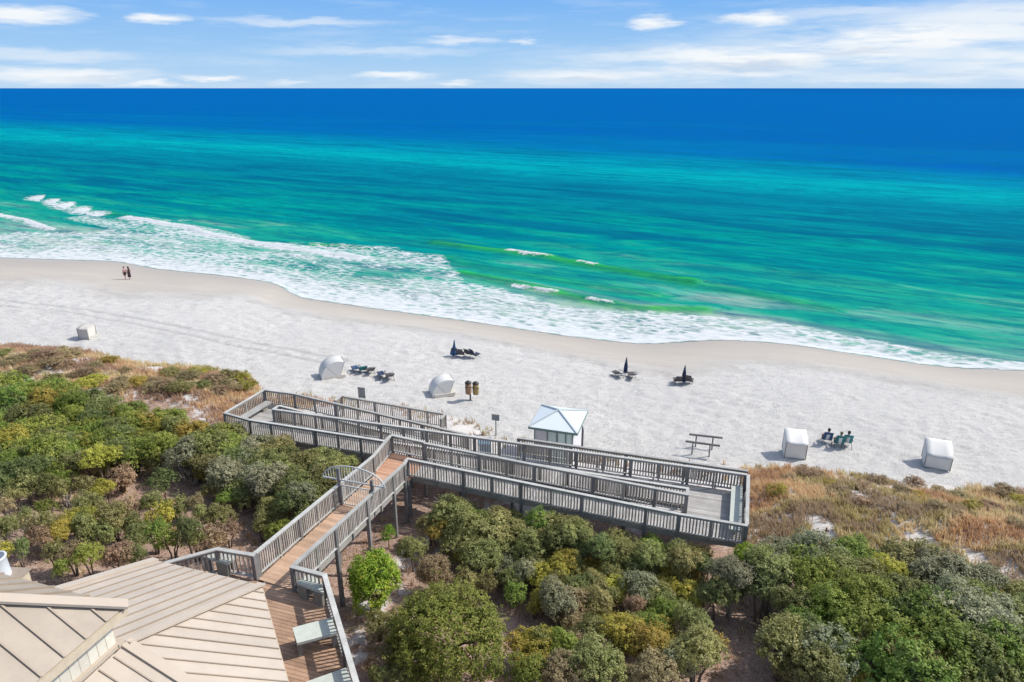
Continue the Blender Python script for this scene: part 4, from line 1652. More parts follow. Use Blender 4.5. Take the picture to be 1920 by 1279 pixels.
STAND = {'pelvis': (0, 0, .95), 'waist': (0, .01, 1.12), 'chest': (0, 0, 1.34), 'neck': (0, .0, 1.50), 'jaw': (0, .03, 1.58), 'head': (0, .02, 1.66), 'crown': (0, 0, 1.74), 'nose': (0, .105, 1.63)}
for sx, nm in ((-1, 'l'), (1, 'r')):
    k = .10 * sx
    st = .10 * sx
    STAND.update({'hip' + nm: (sx * .09, 0, .90), 'knee' + nm: (sx * .10, .04 + st * .4, .50), 'ankle' + nm: (sx * .10, -.02 + st, .09), 'heel' + nm: (sx * .10, -.03 + st, .04), 'toe' + nm: (sx * .115, .16 + st, .035),
                  'shoulder' + nm: (sx * .17, 0, 1.42), 'elbow' + nm: (sx * .25, -.04 - st * .4, 1.14), 'wrist' + nm: (sx * .26, .06 - st * .6, .90), 'palm' + nm: (sx * .26, .08 - st * .6, .82),
                  'finger' + nm: (sx * .25, .09 - st * .6, .74), 'thumb' + nm: (sx * .235, .12 - st * .6, .80)})
SEDGE = [('pelvis', 'waist'), ('waist', 'chest'), ('chest', 'neck'), ('neck', 'jaw'), ('jaw', 'head'), ('head', 'crown'), ('head', 'nose')]
for nm in 'lr':
    SEDGE += [('pelvis', 'hip' + nm), ('hip' + nm, 'knee' + nm), ('knee' + nm, 'ankle' + nm), ('ankle' + nm, 'heel' + nm), ('heel' + nm, 'toe' + nm), ('chest', 'shoulder' + nm), ('shoulder' + nm, 'elbow' + nm), ('elbow' + nm, 'wrist' + nm), ('wrist' + nm, 'palm' + nm), ('palm' + nm, 'finger' + nm), ('palm' + nm, 'thumb' + nm)]
SRAD = {'pelvis': (.15, .11), 'waist': (.135, .10), 'chest': (.165, .115), 'neck': .055, 'jaw': .075, 'head': .092, 'crown': .07, 'nose': .018}
for nm in 'lr':
    SRAD.update({'hip' + nm: .085, 'knee' + nm: .056, 'ankle' + nm: .038, 'heel' + nm: .04, 'toe' + nm: .03, 'shoulder' + nm: .055, 'elbow' + nm: .042, 'wrist' + nm: .028, 'palm' + nm: (.04, .022), 'finger' + nm: .014, 'thumb' + nm: .012})


def legs_cloth(J, top, bot, r0, r1):
    out = []
    for nm, sx in (('l', -1), ('r', 1)):
        h = Vector(J['hip' + nm]); k = Vector(J['knee' + nm])
        out.append(([h + Vector((0, 0, top)), h, h.lerp(k, bot)], [r0 * .9, r0, r1]))
    return out


pa = on_beach(236, 524)
Jm = STAND
person(pa, R(75), 'standing person in dark shorts near the water, left of the pair', Jm, SEDGE, SRAD, 'skin', [
    ('shorts', 'cloth_dark', legs_cloth(Jm, .10, .75, .115, .105) + [([(0, 0, .86), (0, 0, .96), (0, .01, 1.04)], [.14, .165, .15])]),
    ('shirt', 'cloth_pink', [([(0, .01, 1.0), (0, .01, 1.15), (0, 0, 1.36), (0, 0, 1.46)], [.155, .15, .18, .10])]),
    ('hair', 'hair_dark', [([(0, -.03, 1.60), (0, -.02, 1.68), (0, -.01, 1.76), (0, 0, 1.79)], [.06, .105, .085, .03])])])
pb = on_beach(244, 524)
person(pb, R(75), 'standing person in a long dark outfit near the water, right of the pair', Jm, SEDGE, SRAD, 'skin', [
    ('dress', 'cloth_dark', [([(0, 0, .35), (0, 0, .6), (0, 0, .93), (0, .01, 1.12), (0, 0, 1.35), (0, 0, 1.47)], [.22, .21, .19, .15, .18, .09])]),
    ('hair', 'hair_dark', [([(0, -.07, 1.30), (0, -.06, 1.48), (0, -.03, 1.64), (0, -.01, 1.76), (0, 0, 1.80)], [.07, .09, .108, .088, .03])])])

SIT = {'pelvis': (0, -.02, .40), 'waist': (0, -.10, .58), 'chest': (0, -.20, .82), 'neck': (0, -.25, 1.0), 'jaw': (0, -.23, 1.08), 'head': (0, -.235, 1.16), 'crown': (0, -.245, 1.24), 'nose': (0, -.13, 1.13)}
for sx, nm in ((-1, 'l'), (1, 'r')):
    SIT.update({'hip' + nm: (sx * .09, .04, .41), 'knee' + nm: (sx * .12, .46, .52), 'ankle' + nm: (sx * .12, .72, .10), 'heel' + nm: (sx * .12, .70, .05), 'toe' + nm: (sx * .13, .90, .05),
                'shoulder' + nm: (sx * .18, -.21, .92), 'elbow' + nm: (sx * .30, -.08, .66), 'wrist' + nm: (sx * .28, .16, .60), 'palm' + nm: (sx * .275, .24, .60), 'finger' + nm: (sx * .27, .32, .585), 'thumb' + nm: (sx * .24, .25, .62)})
for (u, v, lab, chair_lab, fab, hatmat, shirt) in (
        (1549, 832, 'person with dark hair sitting on the left in a navy chair', 'navy beach chair under the person on the left of the three', 'blue_fabric', 'hair_dark', 'cloth_white'),
        (1572, 838, 'person in a khaki cap sitting in the middle of the three', 'teal beach chair under the person in the khaki cap', 'teal_fabric', 'cap_khaki', 'cloth_white'),
        (1586, 837, 'person with dark hair sitting on the right in a teal chair', 'teal beach chair under the right-hand person of the three', 'teal_fabric', 'hair_dark', 'cloth_white')):
    q = on_beach(u, v)
    chair(u, v, chair_lab, SEA, fab, 26, pos=q, low=.30)
    person(q, SEA, lab, SIT, SEDGE, SRAD, 'skin', [
        ('shirt', shirt, [([(0, -.03, .42), (0, -.10, .58), (0, -.20, .84), (0, -.24, .96)], [.165, .15, .18, .10])]),
        ('shorts', 'cloth_dark', legs_cloth(SIT, .0, .7, .11, .085)),
        ('hair' if hatmat == 'hair_dark' else 'cap', hatmat, [([(0, -.28, 1.06), (0, -.27, 1.16), (0, -.25, 1.26), (0, -.24, 1.29)], [.06, .108, .088, .03])])])

# ------------------------------------------------------------------ vegetation
rs = np.random.default_rng(21)


def leaf_mesh(name, centres, normals, size, tint, aspect=.55):
    n = len(centres)
    up = rs.normal(size=(n, 3))
    t1 = np.cross(normals, up); t1 /= np.linalg.norm(t1, axis=1)[:, None] + 1e-9
    t2 = np.cross(normals, t1)
    L = (size * rs.uniform(.7, 1.3, n))[:, None]
    a = centres - t1 * L; c = centres + t1 * L
    b = centres + t2 * L * aspect + normals * L * .15; d = centres - t2 * L * aspect + normals * L * .15
    co = np.stack([a, b, c, d], 1).reshape(-1, 3).astype(np.float32)
    me = bpy.data.meshes.new(name)
    me.vertices.add(4 * n); me.vertices.foreach_set('co', co.ravel())
    me.loops.add(4 * n); me.loops.foreach_set('vertex_index', np.arange(4 * n, dtype=np.int32))
    me.polygons.add(n)
    me.polygons.foreach_set('loop_start', np.arange(0, 4 * n, 4, dtype=np.int32))
    me.polygons.foreach_set('loop_total', np.full(n, 4, np.int32))
    me.materials.append(MATS['leaf_oak'])
    me.update(calc_edges=True)
    at = me.attributes.new('tint', 'FLOAT', 'POINT')
    at.data.foreach_set('value', np.repeat(tint, 4).astype(np.float32))
    return me


def crown_mesh(name, sprigs, per, lobes, leaf, flat=.75, spread=.64, lobe_r=(.22, .42), rough=.11, sprig_r=.085, one_dome=False, fill=.55):
    """crown of unit radius: lobes carry sprigs, sprigs carry leaves; ragged outline, gaps between the sprigs"""
    C = []; Rr = []
    for i in range(lobes):
        for _ in range(60):
            v = rs.normal(size=3); v /= np.linalg.norm(v)
            if v[2] < -.5:
                continue
            c = v * spread * rs.uniform(.5, 1.12) * np.array([1, 1, flat])
            r = rs.uniform(*lobe_r)
            if all(np.linalg.norm(c - cc) > .30 * (r + r2) for cc, r2 in zip(C, Rr)):
                C.append(c); Rr.append(r)
                break
    if one_dome:
        C = [np.zeros(3)] + C; Rr = [.86] + Rr
    C = np.array(C); Rr = np.array(Rr)
    lt = rs.uniform(-.16, .16, len(C))
    w = Rr ** 2 / (Rr ** 2).sum()
    got = []
    tot = 0
    while tot < sprigs:
        k = rs.choice(len(C), size=sprigs * 2, p=w)
        v = rs.normal(size=(sprigs * 2, 3)); v /= np.linalg.norm(v, axis=1)[:, None]
        dep = 1 + rs.normal(size=sprigs * 2) * rough
        dep = np.where(rs.uniform(size=sprigs * 2) < .06, dep + rs.uniform(.1, .4, sprigs * 2), dep)
        if one_dome:
            dep = np.where(rs.uniform(size=sprigs * 2) < .3, rs.uniform(.62, .88, sprigs * 2), dep)
        x = C[k] + v * (Rr[k] * dep)[:, None]
        dist = np.linalg.norm(x[:, None, :] - C[None], axis=2) / Rr[None]
        ok = (dist.min(1) > fill) & (v[:, 2] > -.6) & (x[:, 2] > -.8)
        got.append((x[ok], v[ok], .46 + lt[k[ok]] + rs.normal(size=int(ok.sum())) * .17))
        tot += int(ok.sum())
    X = np.concatenate([g[0] for g in got])[:sprigs]; V = np.concatenate([g[1] for g in got])[:sprigs]; T = np.concatenate([g[2] for g in got])[:sprigs]
    n = sprigs * per
    P_ = np.repeat(X, per, 0); VV = np.repeat(V, per, 0); TT = np.repeat(T, per)
    size = np.repeat(rs.uniform(.6, 1.35, sprigs), per)
    P_ = P_ + rs.normal(size=(n, 3)) * (sprig_r * .6 * size)[:, None] + VV * (rs.uniform(-.3, 1.0, n) * sprig_r * size)[:, None]
    nn = VV * .75 + rs.normal(size=(n, 3)) * .42 + np.array([.05, .0, .42])
    nn /= np.linalg.norm(nn, axis=1)[:, None]
    return leaf_mesh(name, P_, nn, leaf, np.clip(TT + rs.normal(size=n) * .10, 0, 1))


DOMES = [crown_mesh('dome_crown', 560, 16, 16, .038, .74, .64, (.22, .42), .075, .075) for _ in range(5)]
WIDE = [crown_mesh('wide_crown', 600, 16, 21, .037, .50, .72, (.20, .36), .085, .075) for _ in range(4)]
LOOSE = [crown_mesh('loose_crown', 210, 13, 9, .050, .85, .68, (.18, .36), .20, .10) for _ in range(4)]
ROUND = [crown_mesh('round_crown', 1150, 15, 20, .034, .92, .62, (.26, .42), .09, .07)]
BIG = [crown_mesh('big_crown', 2900, 15, 36, .020, .84, .70, (.20, .32), .045, .038, True)]


def trunk_mesh(name, stems, pale=False):
    """unit trunk: z 0 to 1, limbs spreading to radius about .55"""
    m = MB()
    for i in range(stems):
        an = 2 * math.pi * i / stems + random.uniform(-.5, .5)
        r0 = random.uniform(.02, .10)
        top = random.uniform(.25, .6)
        p0 = Vector((r0 * math.cos(an), r0 * math.sin(an), -.12))
        p1 = Vector((top * .35 * math.cos(an + .3), top * .35 * math.sin(an + .3), .42))
        p2 = Vector((top * .8 * math.cos(an), top * .8 * math.sin(an), .78))
        p3 = Vector((top * math.cos(an - .2), top * math.sin(an - .2), 1.05))
        m.tube([p0, p1, p2, p3], [.055, .042, .028, .012], 6)
        for k in range(2):
            a2 = an + random.uniform(-1, 1)
            q = p1.lerp(p2, random.uniform(.2, .9))
            e = q + Vector((.3 * math.cos(a2), .3 * math.sin(a2), .28))
            m.tube([q, q.lerp(e, .5) + Vector((0, 0, .04)), e], [.025, .016, .007], 5)
    return mesh_from(name, m.v, m.f, 'bark', True)


TRUNKS = [trunk_mesh('trunk', n) for n in (1, 2, 3, 3, 4)]


def put_mat(o, mat):
    o.material_slots[0].link = 'OBJECT'
    o.material_slots[0].material = MATS[mat]


PLANTS = []


def plant(name, pos, rad, hc, mat, protos, label, cat, group=None, squash=1.0, bark='bark', lean=0.0, at=None):
    """pos on the ground, crown radius rad, crown centre hc above the ground"""
    root = thing(name, pos, label, cat, group)
    if group:
        PLANTS.append((root, at, mat, rad, name))
    tr = put('trunk', random.choice(TRUNKS), root)
    ht = max(hc + rad * .15, .3)
    wd = max(rad * 1.15, ht * .45)
    tr.scale = (wd, wd, ht)
    tr.rotation_euler = (0, 0, random.uniform(0, 6.28))
    put_mat(tr, bark)
    cr = put('crown', random.choice(protos), root)
    cr.location = (0, 0, hc)
    cr.scale = (rad * random.uniform(.94, 1.06), rad * random.uniform(.94, 1.06), rad * squash)
    cr.rotation_euler = (random.uniform(-.12, .12), random.uniform(-.12, .12), random.uniform(0, 6.28))
    put_mat(cr, mat)
    return root


def blocked(x, y, r):
    """true where a crown would push through the boardwalk, deck or roof"""
    q = np.array([x, y])
    s = float(q @ E2); t_ = float(q @ N2)
    near = 31.1 if s < -16.8 else 28.3
    if -28.9 - r * .6 < s < 3.0 + r * .6 and near - r * .75 < t_ < 35.6 + r * .3:
        return True
    if 16.5 < t_ < 31 and -16.6 - r * .7 < s + (t_ - 17) * .09 * 0 < -13.2 + r * .6:
        return True
    if t_ <= 17.2 + r * .5 and -21 - r < s < -11.8 + (16.9 - t_) * .9 + r * .6:
        return True
    return False


def plant_px(u, v, rpx, mat, kind='dome', label=None, cat='shrub', group=None, lift=None, name=None, squash=None, bark='bark', force=False):
    d = ray_dir(u, v)
    rpx = rpx * 1.22 if group else rpx
    if name == 'scrub_oak' and mat in ('leaf_green', 'leaf_yellow', 'leaf_brown', 'leaf_bright'):
        name = 'shrub'
    rad = rpx / 1280.0 * 26
    for _ in range(4):
        hc = (rad * .75 + .45) if lift is None else lift
        p = px_on_ground(u, v, hc)
        dep = p.y * math.cos(PITCH) + (CAM_Z - p.z - hc) * math.sin(PITCH)
        rad = rpx / 1280.0 * dep
    if not force and blocked(p.x, p.y, rad):
        return None
    protos, sq = {'dome': (DOMES, .95), 'wide': (WIDE, .85), 'loose': (LOOSE, 1.05), 'round': (ROUND, 1.08), 'big': (BIG, .95)}[kind]
    return plant(name or 'shrub', p, rad, hc, mat, protos, label, cat, group, squash or sq, bark, at=(u, v))


# --- single plants that stand out
plant_px(702, 1092, 58, 'leaf_bright', 'round', 'bright green round holly bush right of the walkway start', 'bush', name='holly_bush', lift=1.45, squash=1.1)
plant_px(838, 1195, 112, 'leaf_green', 'big', 'largest dome-shaped olive green shrub at the bottom centre', 'shrub', name='dome_shrub', lift=1.5, squash=.95)
plant_px(813, 1078, 36, 'leaf_brown', 'round', 'brownish round shrub between the bright holly and the dark oaks', 'shrub', lift=1.2, squash=1.15)
plant_px(771, 1032, 33, 'leaf_oak', 'dome', 'small olive oak shrub behind the bright green holly', 'shrub', lift=1.3)
plant_px(727, 1003, 17, 'leaf_bright', 'loose', 'small bright green sapling beside the walkway posts', 'sapling', lift=.8, force=True)
plant_px(1010, 1212, 42, 'leaf_yellow', 'dome', 'yellow-green shrub right of the largest dome-shaped shrub', 'shrub')
plant_px(1660, 1072, 36, 'leaf_yellow', 'dome', 'bright yellow-green shrub in the grey thicket on the right', 'shrub', lift=2.4)
plant_px(1400, 1040, 25, 'leaf_bright', 'dome', 'lime green shrub at the right corner of the ramps', 'shrub', lift=2.3)
plant_px(1850, 1112, 30, 'leaf_yellow', 'loose', 'orange-yellow shrub at the far right edge of the thicket', 'shrub', lift=2.0)
plant_px(353, 990, 26, 'leaf_dark', 'dome', 'small dark tree with a bare trunk above the corner bench', 'tree', name='small_tree', lift=1.9)
plant_px(1375, 1075, 46, 'leaf_grey', 'wide', 'grey-green oak with visible pale trunk under the ramp corner', 'tree', name='oak_tree', lift=2.4, bark='pale_bark')
plant_px(1450, 1062, 50, 'leaf_oak', 'wide', 'olive oak with a pale trunk right of the grey-green oak', 'tree', name='oak_tree', lift=2.6, bark='pale_bark')
plant_px(1308, 1222, 52, 'leaf_oak', 'dome', 'dark trunked oak shrub left of the bare pinkish ground', 'tree', name='oak_tree', lift=1.9)

# --- thickets
OAKS = [  # centre of the view, between the ramps and the largest shrub
    (850, 968, 40, 'leaf_dark'), (900, 962, 42, 'leaf_dark'), (945, 958, 36, 'leaf_dark'), (880, 1005, 44, 'leaf_oak'), (930, 1010, 44, 'leaf_oak'), (985, 1030, 36, 'leaf_oak'),
    (905, 1045, 32, 'leaf_oak'), (1005, 1065, 24, 'leaf_oak'), (1035, 1000, 34, 'leaf_oak'), (1078, 985, 40, 'leaf_oak'), (1115, 1005, 42, 'leaf_oak'), (1155, 1025, 36, 'leaf_oak'),
    (1068, 1062, 30, 'leaf_dark'), (1042, 1125, 36, 'leaf_grey'), (1098, 1110, 30, 'leaf_dark'), (1122, 1062, 24, 'leaf_yellow'), (1125, 1084, 20, 'leaf_yellow'), (1178, 1055, 30, 'leaf_oak'),
    (1150, 1105, 27, 'leaf_yellow'), (1203, 1100, 32, 'leaf_grey'), (1222, 1022, 36, 'leaf_grey'), (1245, 1045, 27, 'leaf_oak'), (1252, 1104, 24, 'leaf_yellow'), (1290, 1052, 27, 'leaf_grey'),
    (1292, 1082, 22, 'leaf_yellow'), (1163, 1186, 40, 'leaf_yellow'), (1212, 1208, 44, 'leaf_yellow'), (1112, 1250, 48, 'leaf_oak'), (1298, 1170, 32, 'leaf_oak'), (875, 1088, 22, 'leaf_oak'),
    (912, 1090, 21, 'leaf_oak'), (1055, 1262, 36, 'leaf_brown'), (985, 1262, 34, 'leaf_green'), (1250, 1150, 26, 'leaf_green'), (808, 985, 26, 'leaf_oak'), (1225, 1265, 38, 'leaf_brown'),
    (960, 1085, 22, 'leaf_dark'), (1150, 1065, 28, 'leaf_oak'), (1262, 1240, 36, 'leaf_grey'), (745, 1010, 20, 'leaf_dark')]
for (u, v, r_, mt) in OAKS:
    yel = mt == 'leaf_yellow'
    plant_px(u, v, r_, mt, 'dome', 'yellow-green scrub shrub below the front railing' if yel else ('brown withered shrub at the bottom edge right of centre' if mt == 'leaf_brown' else 'round-topped evergreen scrub oak in the thicket below the front railing'),
             'shrub', 'yellow shrubs below the front railing' if yel else ('withered shrubs at the bottom' if mt == 'leaf_brown' else 'scrub oaks below the front railing'), lift=1.45 if r_ > 30 else 1.1, name='scrub_oak' if not yel else 'shrub')
# (filled in below the named thickets)
RIGHT = [(1530, 1035, 46, 'leaf_grey', 'wide', 2.2), (1600, 1045, 44, 'leaf_green', 'wide', 2.0), (1520, 1082, 40, 'leaf_green', 'dome', 2.4), (1570, 1075, 42, 'leaf_dark', 'wide', 2.4), (1720, 1062, 52, 'leaf_oak', 'wide', 2.0),
         (1780, 1088, 58, 'leaf_grey', 'wide', 2.4), (1620, 1112, 42, 'leaf_green', 'dome', 2.6), (1612, 1145, 38, 'leaf_green', 'dome', 2.3), (1560, 1135, 40, 'leaf_green', 'dome', 2.3), (1490, 1135, 36, 'leaf_dark', 'dome', 2.0),
         (1530, 1165, 32, 'leaf_bright', 'dome', 1.8), (1475, 1205, 58, 'leaf_oak', 'dome', 1.9), (1555, 1230, 52, 'leaf_grey', 'dome', 1.9), (1640, 1200, 62, 'leaf_green', 'dome', 2.0), (1688, 1255, 74, 'leaf_green', 'dome', 1.9),
         (1752, 1165, 56, 'leaf_green', 'dome', 2.3), (1810, 1150, 58, 'leaf_grey', 'wide', 2.6), (1785, 1232, 74, 'leaf_green', 'dome', 2.1), (1868, 1180, 64, 'leaf_grey', 'wide', 2.4), (1900, 1240, 66, 'leaf_green', 'dome', 2.2),
         (1845, 1258, 62, 'leaf_dark', 'dome', 2.1), (1905, 1120, 38, 'leaf_oak', 'wide', 2.0), (1690, 1110, 46, 'leaf_dark', 'wide', 2.3), (1430, 1100, 38, 'leaf_dark', 'dome', 2.0), (1470, 1035, 36, 'leaf_grey', 'wide', 2.0),
         (1640, 1080, 38, 'leaf_oak', 'wide', 2.3), (1580, 1190, 40, 'leaf_green', 'dome', 1.8), (1720, 1205, 50, 'leaf_green', 'dome', 2.0), (1940, 1170, 60, 'leaf_oak', 'wide', 2.2), (1350, 1105, 30, 'leaf_oak', 'dome', 1.7),
         (1500, 1265, 40, 'leaf_oak', 'dome', 1.4), (1600, 1275, 46, 'leaf_yellow', 'dome', 1.5), (1740, 1275, 60, 'leaf_green', 'dome', 1.7), (1665, 1145, 40, 'leaf_dark', 'dome', 2.2), (1840, 1095, 44, 'leaf_grey', 'wide', 2.2)]
for (u, v, r_, mt, kd, lf) in RIGHT:
    if mt in ('leaf_grey', 'leaf_oak'):
        lab, gp = 'grey-green wind-shaped oak in the thicket on the right', 'grey oaks on the right'
    elif mt == 'leaf_dark':
        lab, gp = 'dark green oak in the shade of the right-hand thicket', 'dark oaks on the right'
    elif mt == 'leaf_bright':
        lab, gp = 'fresh bright green shrub at the bottom right', 'bright shrubs on the right'
    elif mt == 'leaf_yellow':
        lab, gp = 'yellowish shrub at the bottom edge among the right-hand thicket', None
    else:
        lab, gp = 'green leafy shrub in the thicket on the right', 'green shrubs on the right'
    plant_px(u, v, r_, mt, kd, lab, 'shrub', gp, lift=lf, name='scrub_oak')


def scatter_px(region, n, mind, rr, mats, kinds, label, group, lift, cat='shrub', name='scrub_oak', squash=None, seed=1):
    rnd = random.Random(seed)
    pts = []
    xs = [p[0] for p in region]; ys = [p[1] for p in region]
    tries = 0
    while len(pts) < n and tries < 6000:
        tries += 1
        u = rnd.uniform(min(xs), max(xs)); v = rnd.uniform(min(ys), max(ys))
        ins = False
        for i in range(len(region)):
            (x0, y0), (x1, y1) = region[i], region[i - 1]
            if (y0 > v) != (y1 > v) and u < (x1 - x0) * (v - y0) / (y1 - y0) + x0:
                ins = not ins
        if not ins or any(abs(u - a) / 1.25 + abs(v - b) < mind for a, b in pts):
            continue
        pts.append((u, v))
        mt = rnd.choice(mats)
        plant_px(u, v, rnd.uniform(*rr), mt, rnd.choice(kinds), label[mt] if isinstance(label, dict) else label, cat, group[mt] if isinstance(group, dict) else group, lift=rnd.uniform(*lift), name=name, squash=squash)
    return pts


scatter_px([(-40, 722), (60, 726), (180, 756), (300, 786), (420, 806), (440, 850), (240, 850), (60, 880), (-40, 880)], 84, 19, (22, 36), ['leaf_green', 'leaf_oak', 'leaf_green', 'leaf_dark', 'leaf_yellow'], ['dome', 'wide'],
           {'leaf_green': 'green shrub in the dense thicket on the upper left slope', 'leaf_oak': 'olive scrub oak in the dense thicket on the upper left slope', 'leaf_dark': 'dark scrub oak in the dense thicket on the upper left slope', 'leaf_yellow': 'yellow-green shrub in the dense thicket on the upper left slope'},
           {'leaf_green': 'green shrubs upper left', 'leaf_oak': 'olive oaks upper left', 'leaf_dark': 'dark oaks upper left', 'leaf_yellow': 'yellow shrubs upper left'}, (1.1, 1.9), seed=3)
scatter_px([(430, 790), (520, 800), (620, 818), (690, 828), (670, 860), (630, 890), (600, 930), (560, 950), (480, 900), (380, 880), (330, 850), (400, 810)], 60, 18, (22, 34), ['leaf_dark', 'leaf_oak', 'leaf_oak', 'leaf_grey'], ['dome', 'wide'],
           {'leaf_dark': 'dark scrub oak in the thicket left of the gate', 'leaf_oak': 'olive scrub oak in the thicket left of the gate', 'leaf_grey': 'grey-green scrub oak in the thicket left of the gate'},
           {'leaf_dark': 'dark oaks left of the gate', 'leaf_oak': 'olive oaks left of the gate', 'leaf_grey': 'grey oaks left of the gate'}, (1.4, 2.1), seed=5)
scatter_px([(800, 955), (870, 945), (1000, 975), (1150, 1010), (1320, 1040), (1330, 1120), (1200, 1135), (1040, 1120), (950, 1075), (860, 1040), (800, 1010)], 46, 21, (17, 27), ['leaf_oak', 'leaf_oak', 'leaf_dark', 'leaf_grey', 'leaf_yellow'], ['dome', 'dome', 'wide'],
           'scrub', 'scrub oaks below the front railing', (1.0, 1.5), seed=17)
scatter_px([(1000, 1150), (1130, 1130), (1290, 1130), (1340, 1200), (1330, 1279), (960, 1279)], 16, 38, (16, 30), ['leaf_oak', 'leaf_yellow', 'leaf_brown', 'leaf_green'], ['dome', 'loose'],
           'scrub', 'scrub at the bottom centre', (.7, 1.1), seed=19)
scatter_px([(1340, 1045), (1480, 1030), (1600, 1040), (1760, 1050), (1920, 1120), (1930, 1279), (1560, 1279), (1440, 1180), (1400, 1120)], 40, 34, (26, 42), ['leaf_green', 'leaf_oak', 'leaf_grey', 'leaf_dark', 'leaf_green'], ['dome', 'wide', 'dome'],
           'scrub', 'scrub in the right-hand thicket', (1.5, 2.3), seed=23)
scatter_px([(770, 925), (900, 945), (1060, 978), (1200, 1008), (1330, 1040), (1330, 1065), (1180, 1040), (1000, 1005), (860, 975), (770, 960)], 34, 17, (18, 27), ['leaf_oak', 'leaf_dark', 'leaf_oak', 'leaf_green'], ['dome', 'wide'],
           'scrub', 'scrub oaks below the front railing', (1.5, 2.0), seed=29)
scatter_px([(960, 1100), (1100, 1090), (1300, 1110), (1345, 1190), (1330, 1279), (960, 1279)], 26, 30, (18, 30), ['leaf_oak', 'leaf_yellow', 'leaf_dark', 'leaf_green', 'leaf_grey', 'leaf_brown'], ['dome', 'dome', 'loose'],
           'scrub', 'scrub at the bottom centre', (.8, 1.2), seed=31)
scatter_px([(690, 1150), (740, 1120), (760, 1279), (690, 1279)], 7, 30, (16, 26), ['leaf_brown', 'leaf_oak', 'leaf_dark'], ['loose', 'dome'],
           'scrub', 'scrub beside the deck railing', (.6, .9), seed=33)
scatter_px([(-20, 880), (240, 860), (480, 905), (600, 935), (590, 960), (520, 1000), (430, 1020), (290, 1040), (110, 1075), (-20, 1060)], 62, 27, (16, 30), ['leaf_oak', 'leaf_green', 'leaf_dark', 'leaf_yellow', 'leaf_oak', 'leaf_brown'], ['loose', 'dome', 'loose'],
           {'leaf_green': 'green shrub on the open litter slope left of the walkway', 'leaf_oak': 'olive shrub on the open litter slope left of the walkway', 'leaf_dark': 'dark shrub on the open litter slope left of the walkway', 'leaf_yellow': 'yellowish shrub on the open litter slope left of the walkway', 'leaf_brown': 'brown withered shrub on the open litter slope left of the walkway'},
           {'leaf_green': 'green shrubs on the litter slope', 'leaf_oak': 'olive shrubs on the litter slope', 'leaf_dark': 'dark shrubs on the litter slope', 'leaf_yellow': 'yellow shrubs on the litter slope', 'leaf_brown': 'withered shrubs on the litter slope'}, (.8, 1.4), seed=8)
scatter_px([(0, 655), (160, 665), (260, 690), (400, 690), (478, 712), (470, 740), (380, 745), (240, 730), (120, 715), (0, 700)], 34, 17, (12, 24), ['leaf_brown', 'leaf_brown', 'leaf_brown', 'leaf_yellow', 'leaf_oak'], ['wide', 'loose'],
           {'leaf_brown': 'low rusty brown shrub on the dune left of the ramps', 'leaf_yellow': 'low yellow-olive shrub on the dune left of the ramps', 'leaf_oak': 'low olive shrub on the dune left of the ramps'},
           {'leaf_brown': 'rusty dune shrubs', 'leaf_yellow': 'yellow dune shrubs', 'leaf_oak': 'olive dune shrubs'}, (.25, .5), name='dune_shrub', squash=.55, seed=12)
scatter_px([(1420, 878), (1600, 892), (1750, 910), (1920, 925), (1920, 985), (1750, 960), (1600, 935), (1430, 915)], 22, 26, (12, 24), ['leaf_brown', 'leaf_brown', 'leaf_yellow'], ['loose', 'wide'],
           {'leaf_brown': 'low brown shrub in the dry grass on the right dune', 'leaf_yellow': 'low olive-yellow shrub in the dry grass on the right dune'},
           {'leaf_brown': 'brown shrubs on the right dune', 'leaf_yellow': 'yellow shrubs on the right dune'}, (.2, .45), name='dune_shrub', squash=.5, seed=14)


LANDMARKS = [((665, 900), 'the arched gate'), ((470, 775), 'the left ramp landing'), ((405, 1045), 'the corner bench'), ((5, 1070), 'the roof vent'),
             ((702, 1092), 'the bright holly bush'), ((838, 1195), 'the largest dome shrub'), ((1395, 1010), 'the near ramp corner'), ((1006, 950), "the front railing's middle"),
             ((1546, 1005), 'the dune stake'), ((1900, 1275), 'the lower right picture corner'), ((1660, 1072), 'the bright yellow thicket shrub'), ((1850, 1112), 'the orange-yellow shrub'),
             ((160, 630), 'the cream cabana'), ((432, 880), 'the pale bare shrub'), ((1400, 1230), 'the bare pinkish ground'), ((1750, 860), 'the rightmost cabana'), ((1488, 840), 'the upright cabana'),
             ((353, 990), 'the small dark tree'), ((140, 950), 'the leaning bare branches'), ((1010, 1212), 'the yellow-green foreground shrub'), ((0, 860), 'the left picture edge'), ((1150, 1279), 'the bottom picture edge'), ((1210, 1000), "the front railing's right half"), ((870, 925), "the front railing's left end"), ((660, 1230), 'the lowest deck bench')]
ORD = ['', 'second', 'third', 'fourth', 'fifth', 'sixth', 'seventh', 'eighth', 'ninth', 'tenth', 'eleventh', 'twelfth']
COLW = {'leaf_oak': 'olive', 'leaf_dark': 'dark green', 'leaf_green': 'green', 'leaf_bright': 'bright green', 'leaf_yellow': 'yellow-green', 'leaf_brown': 'rusty brown', 'leaf_grey': 'grey-green'}


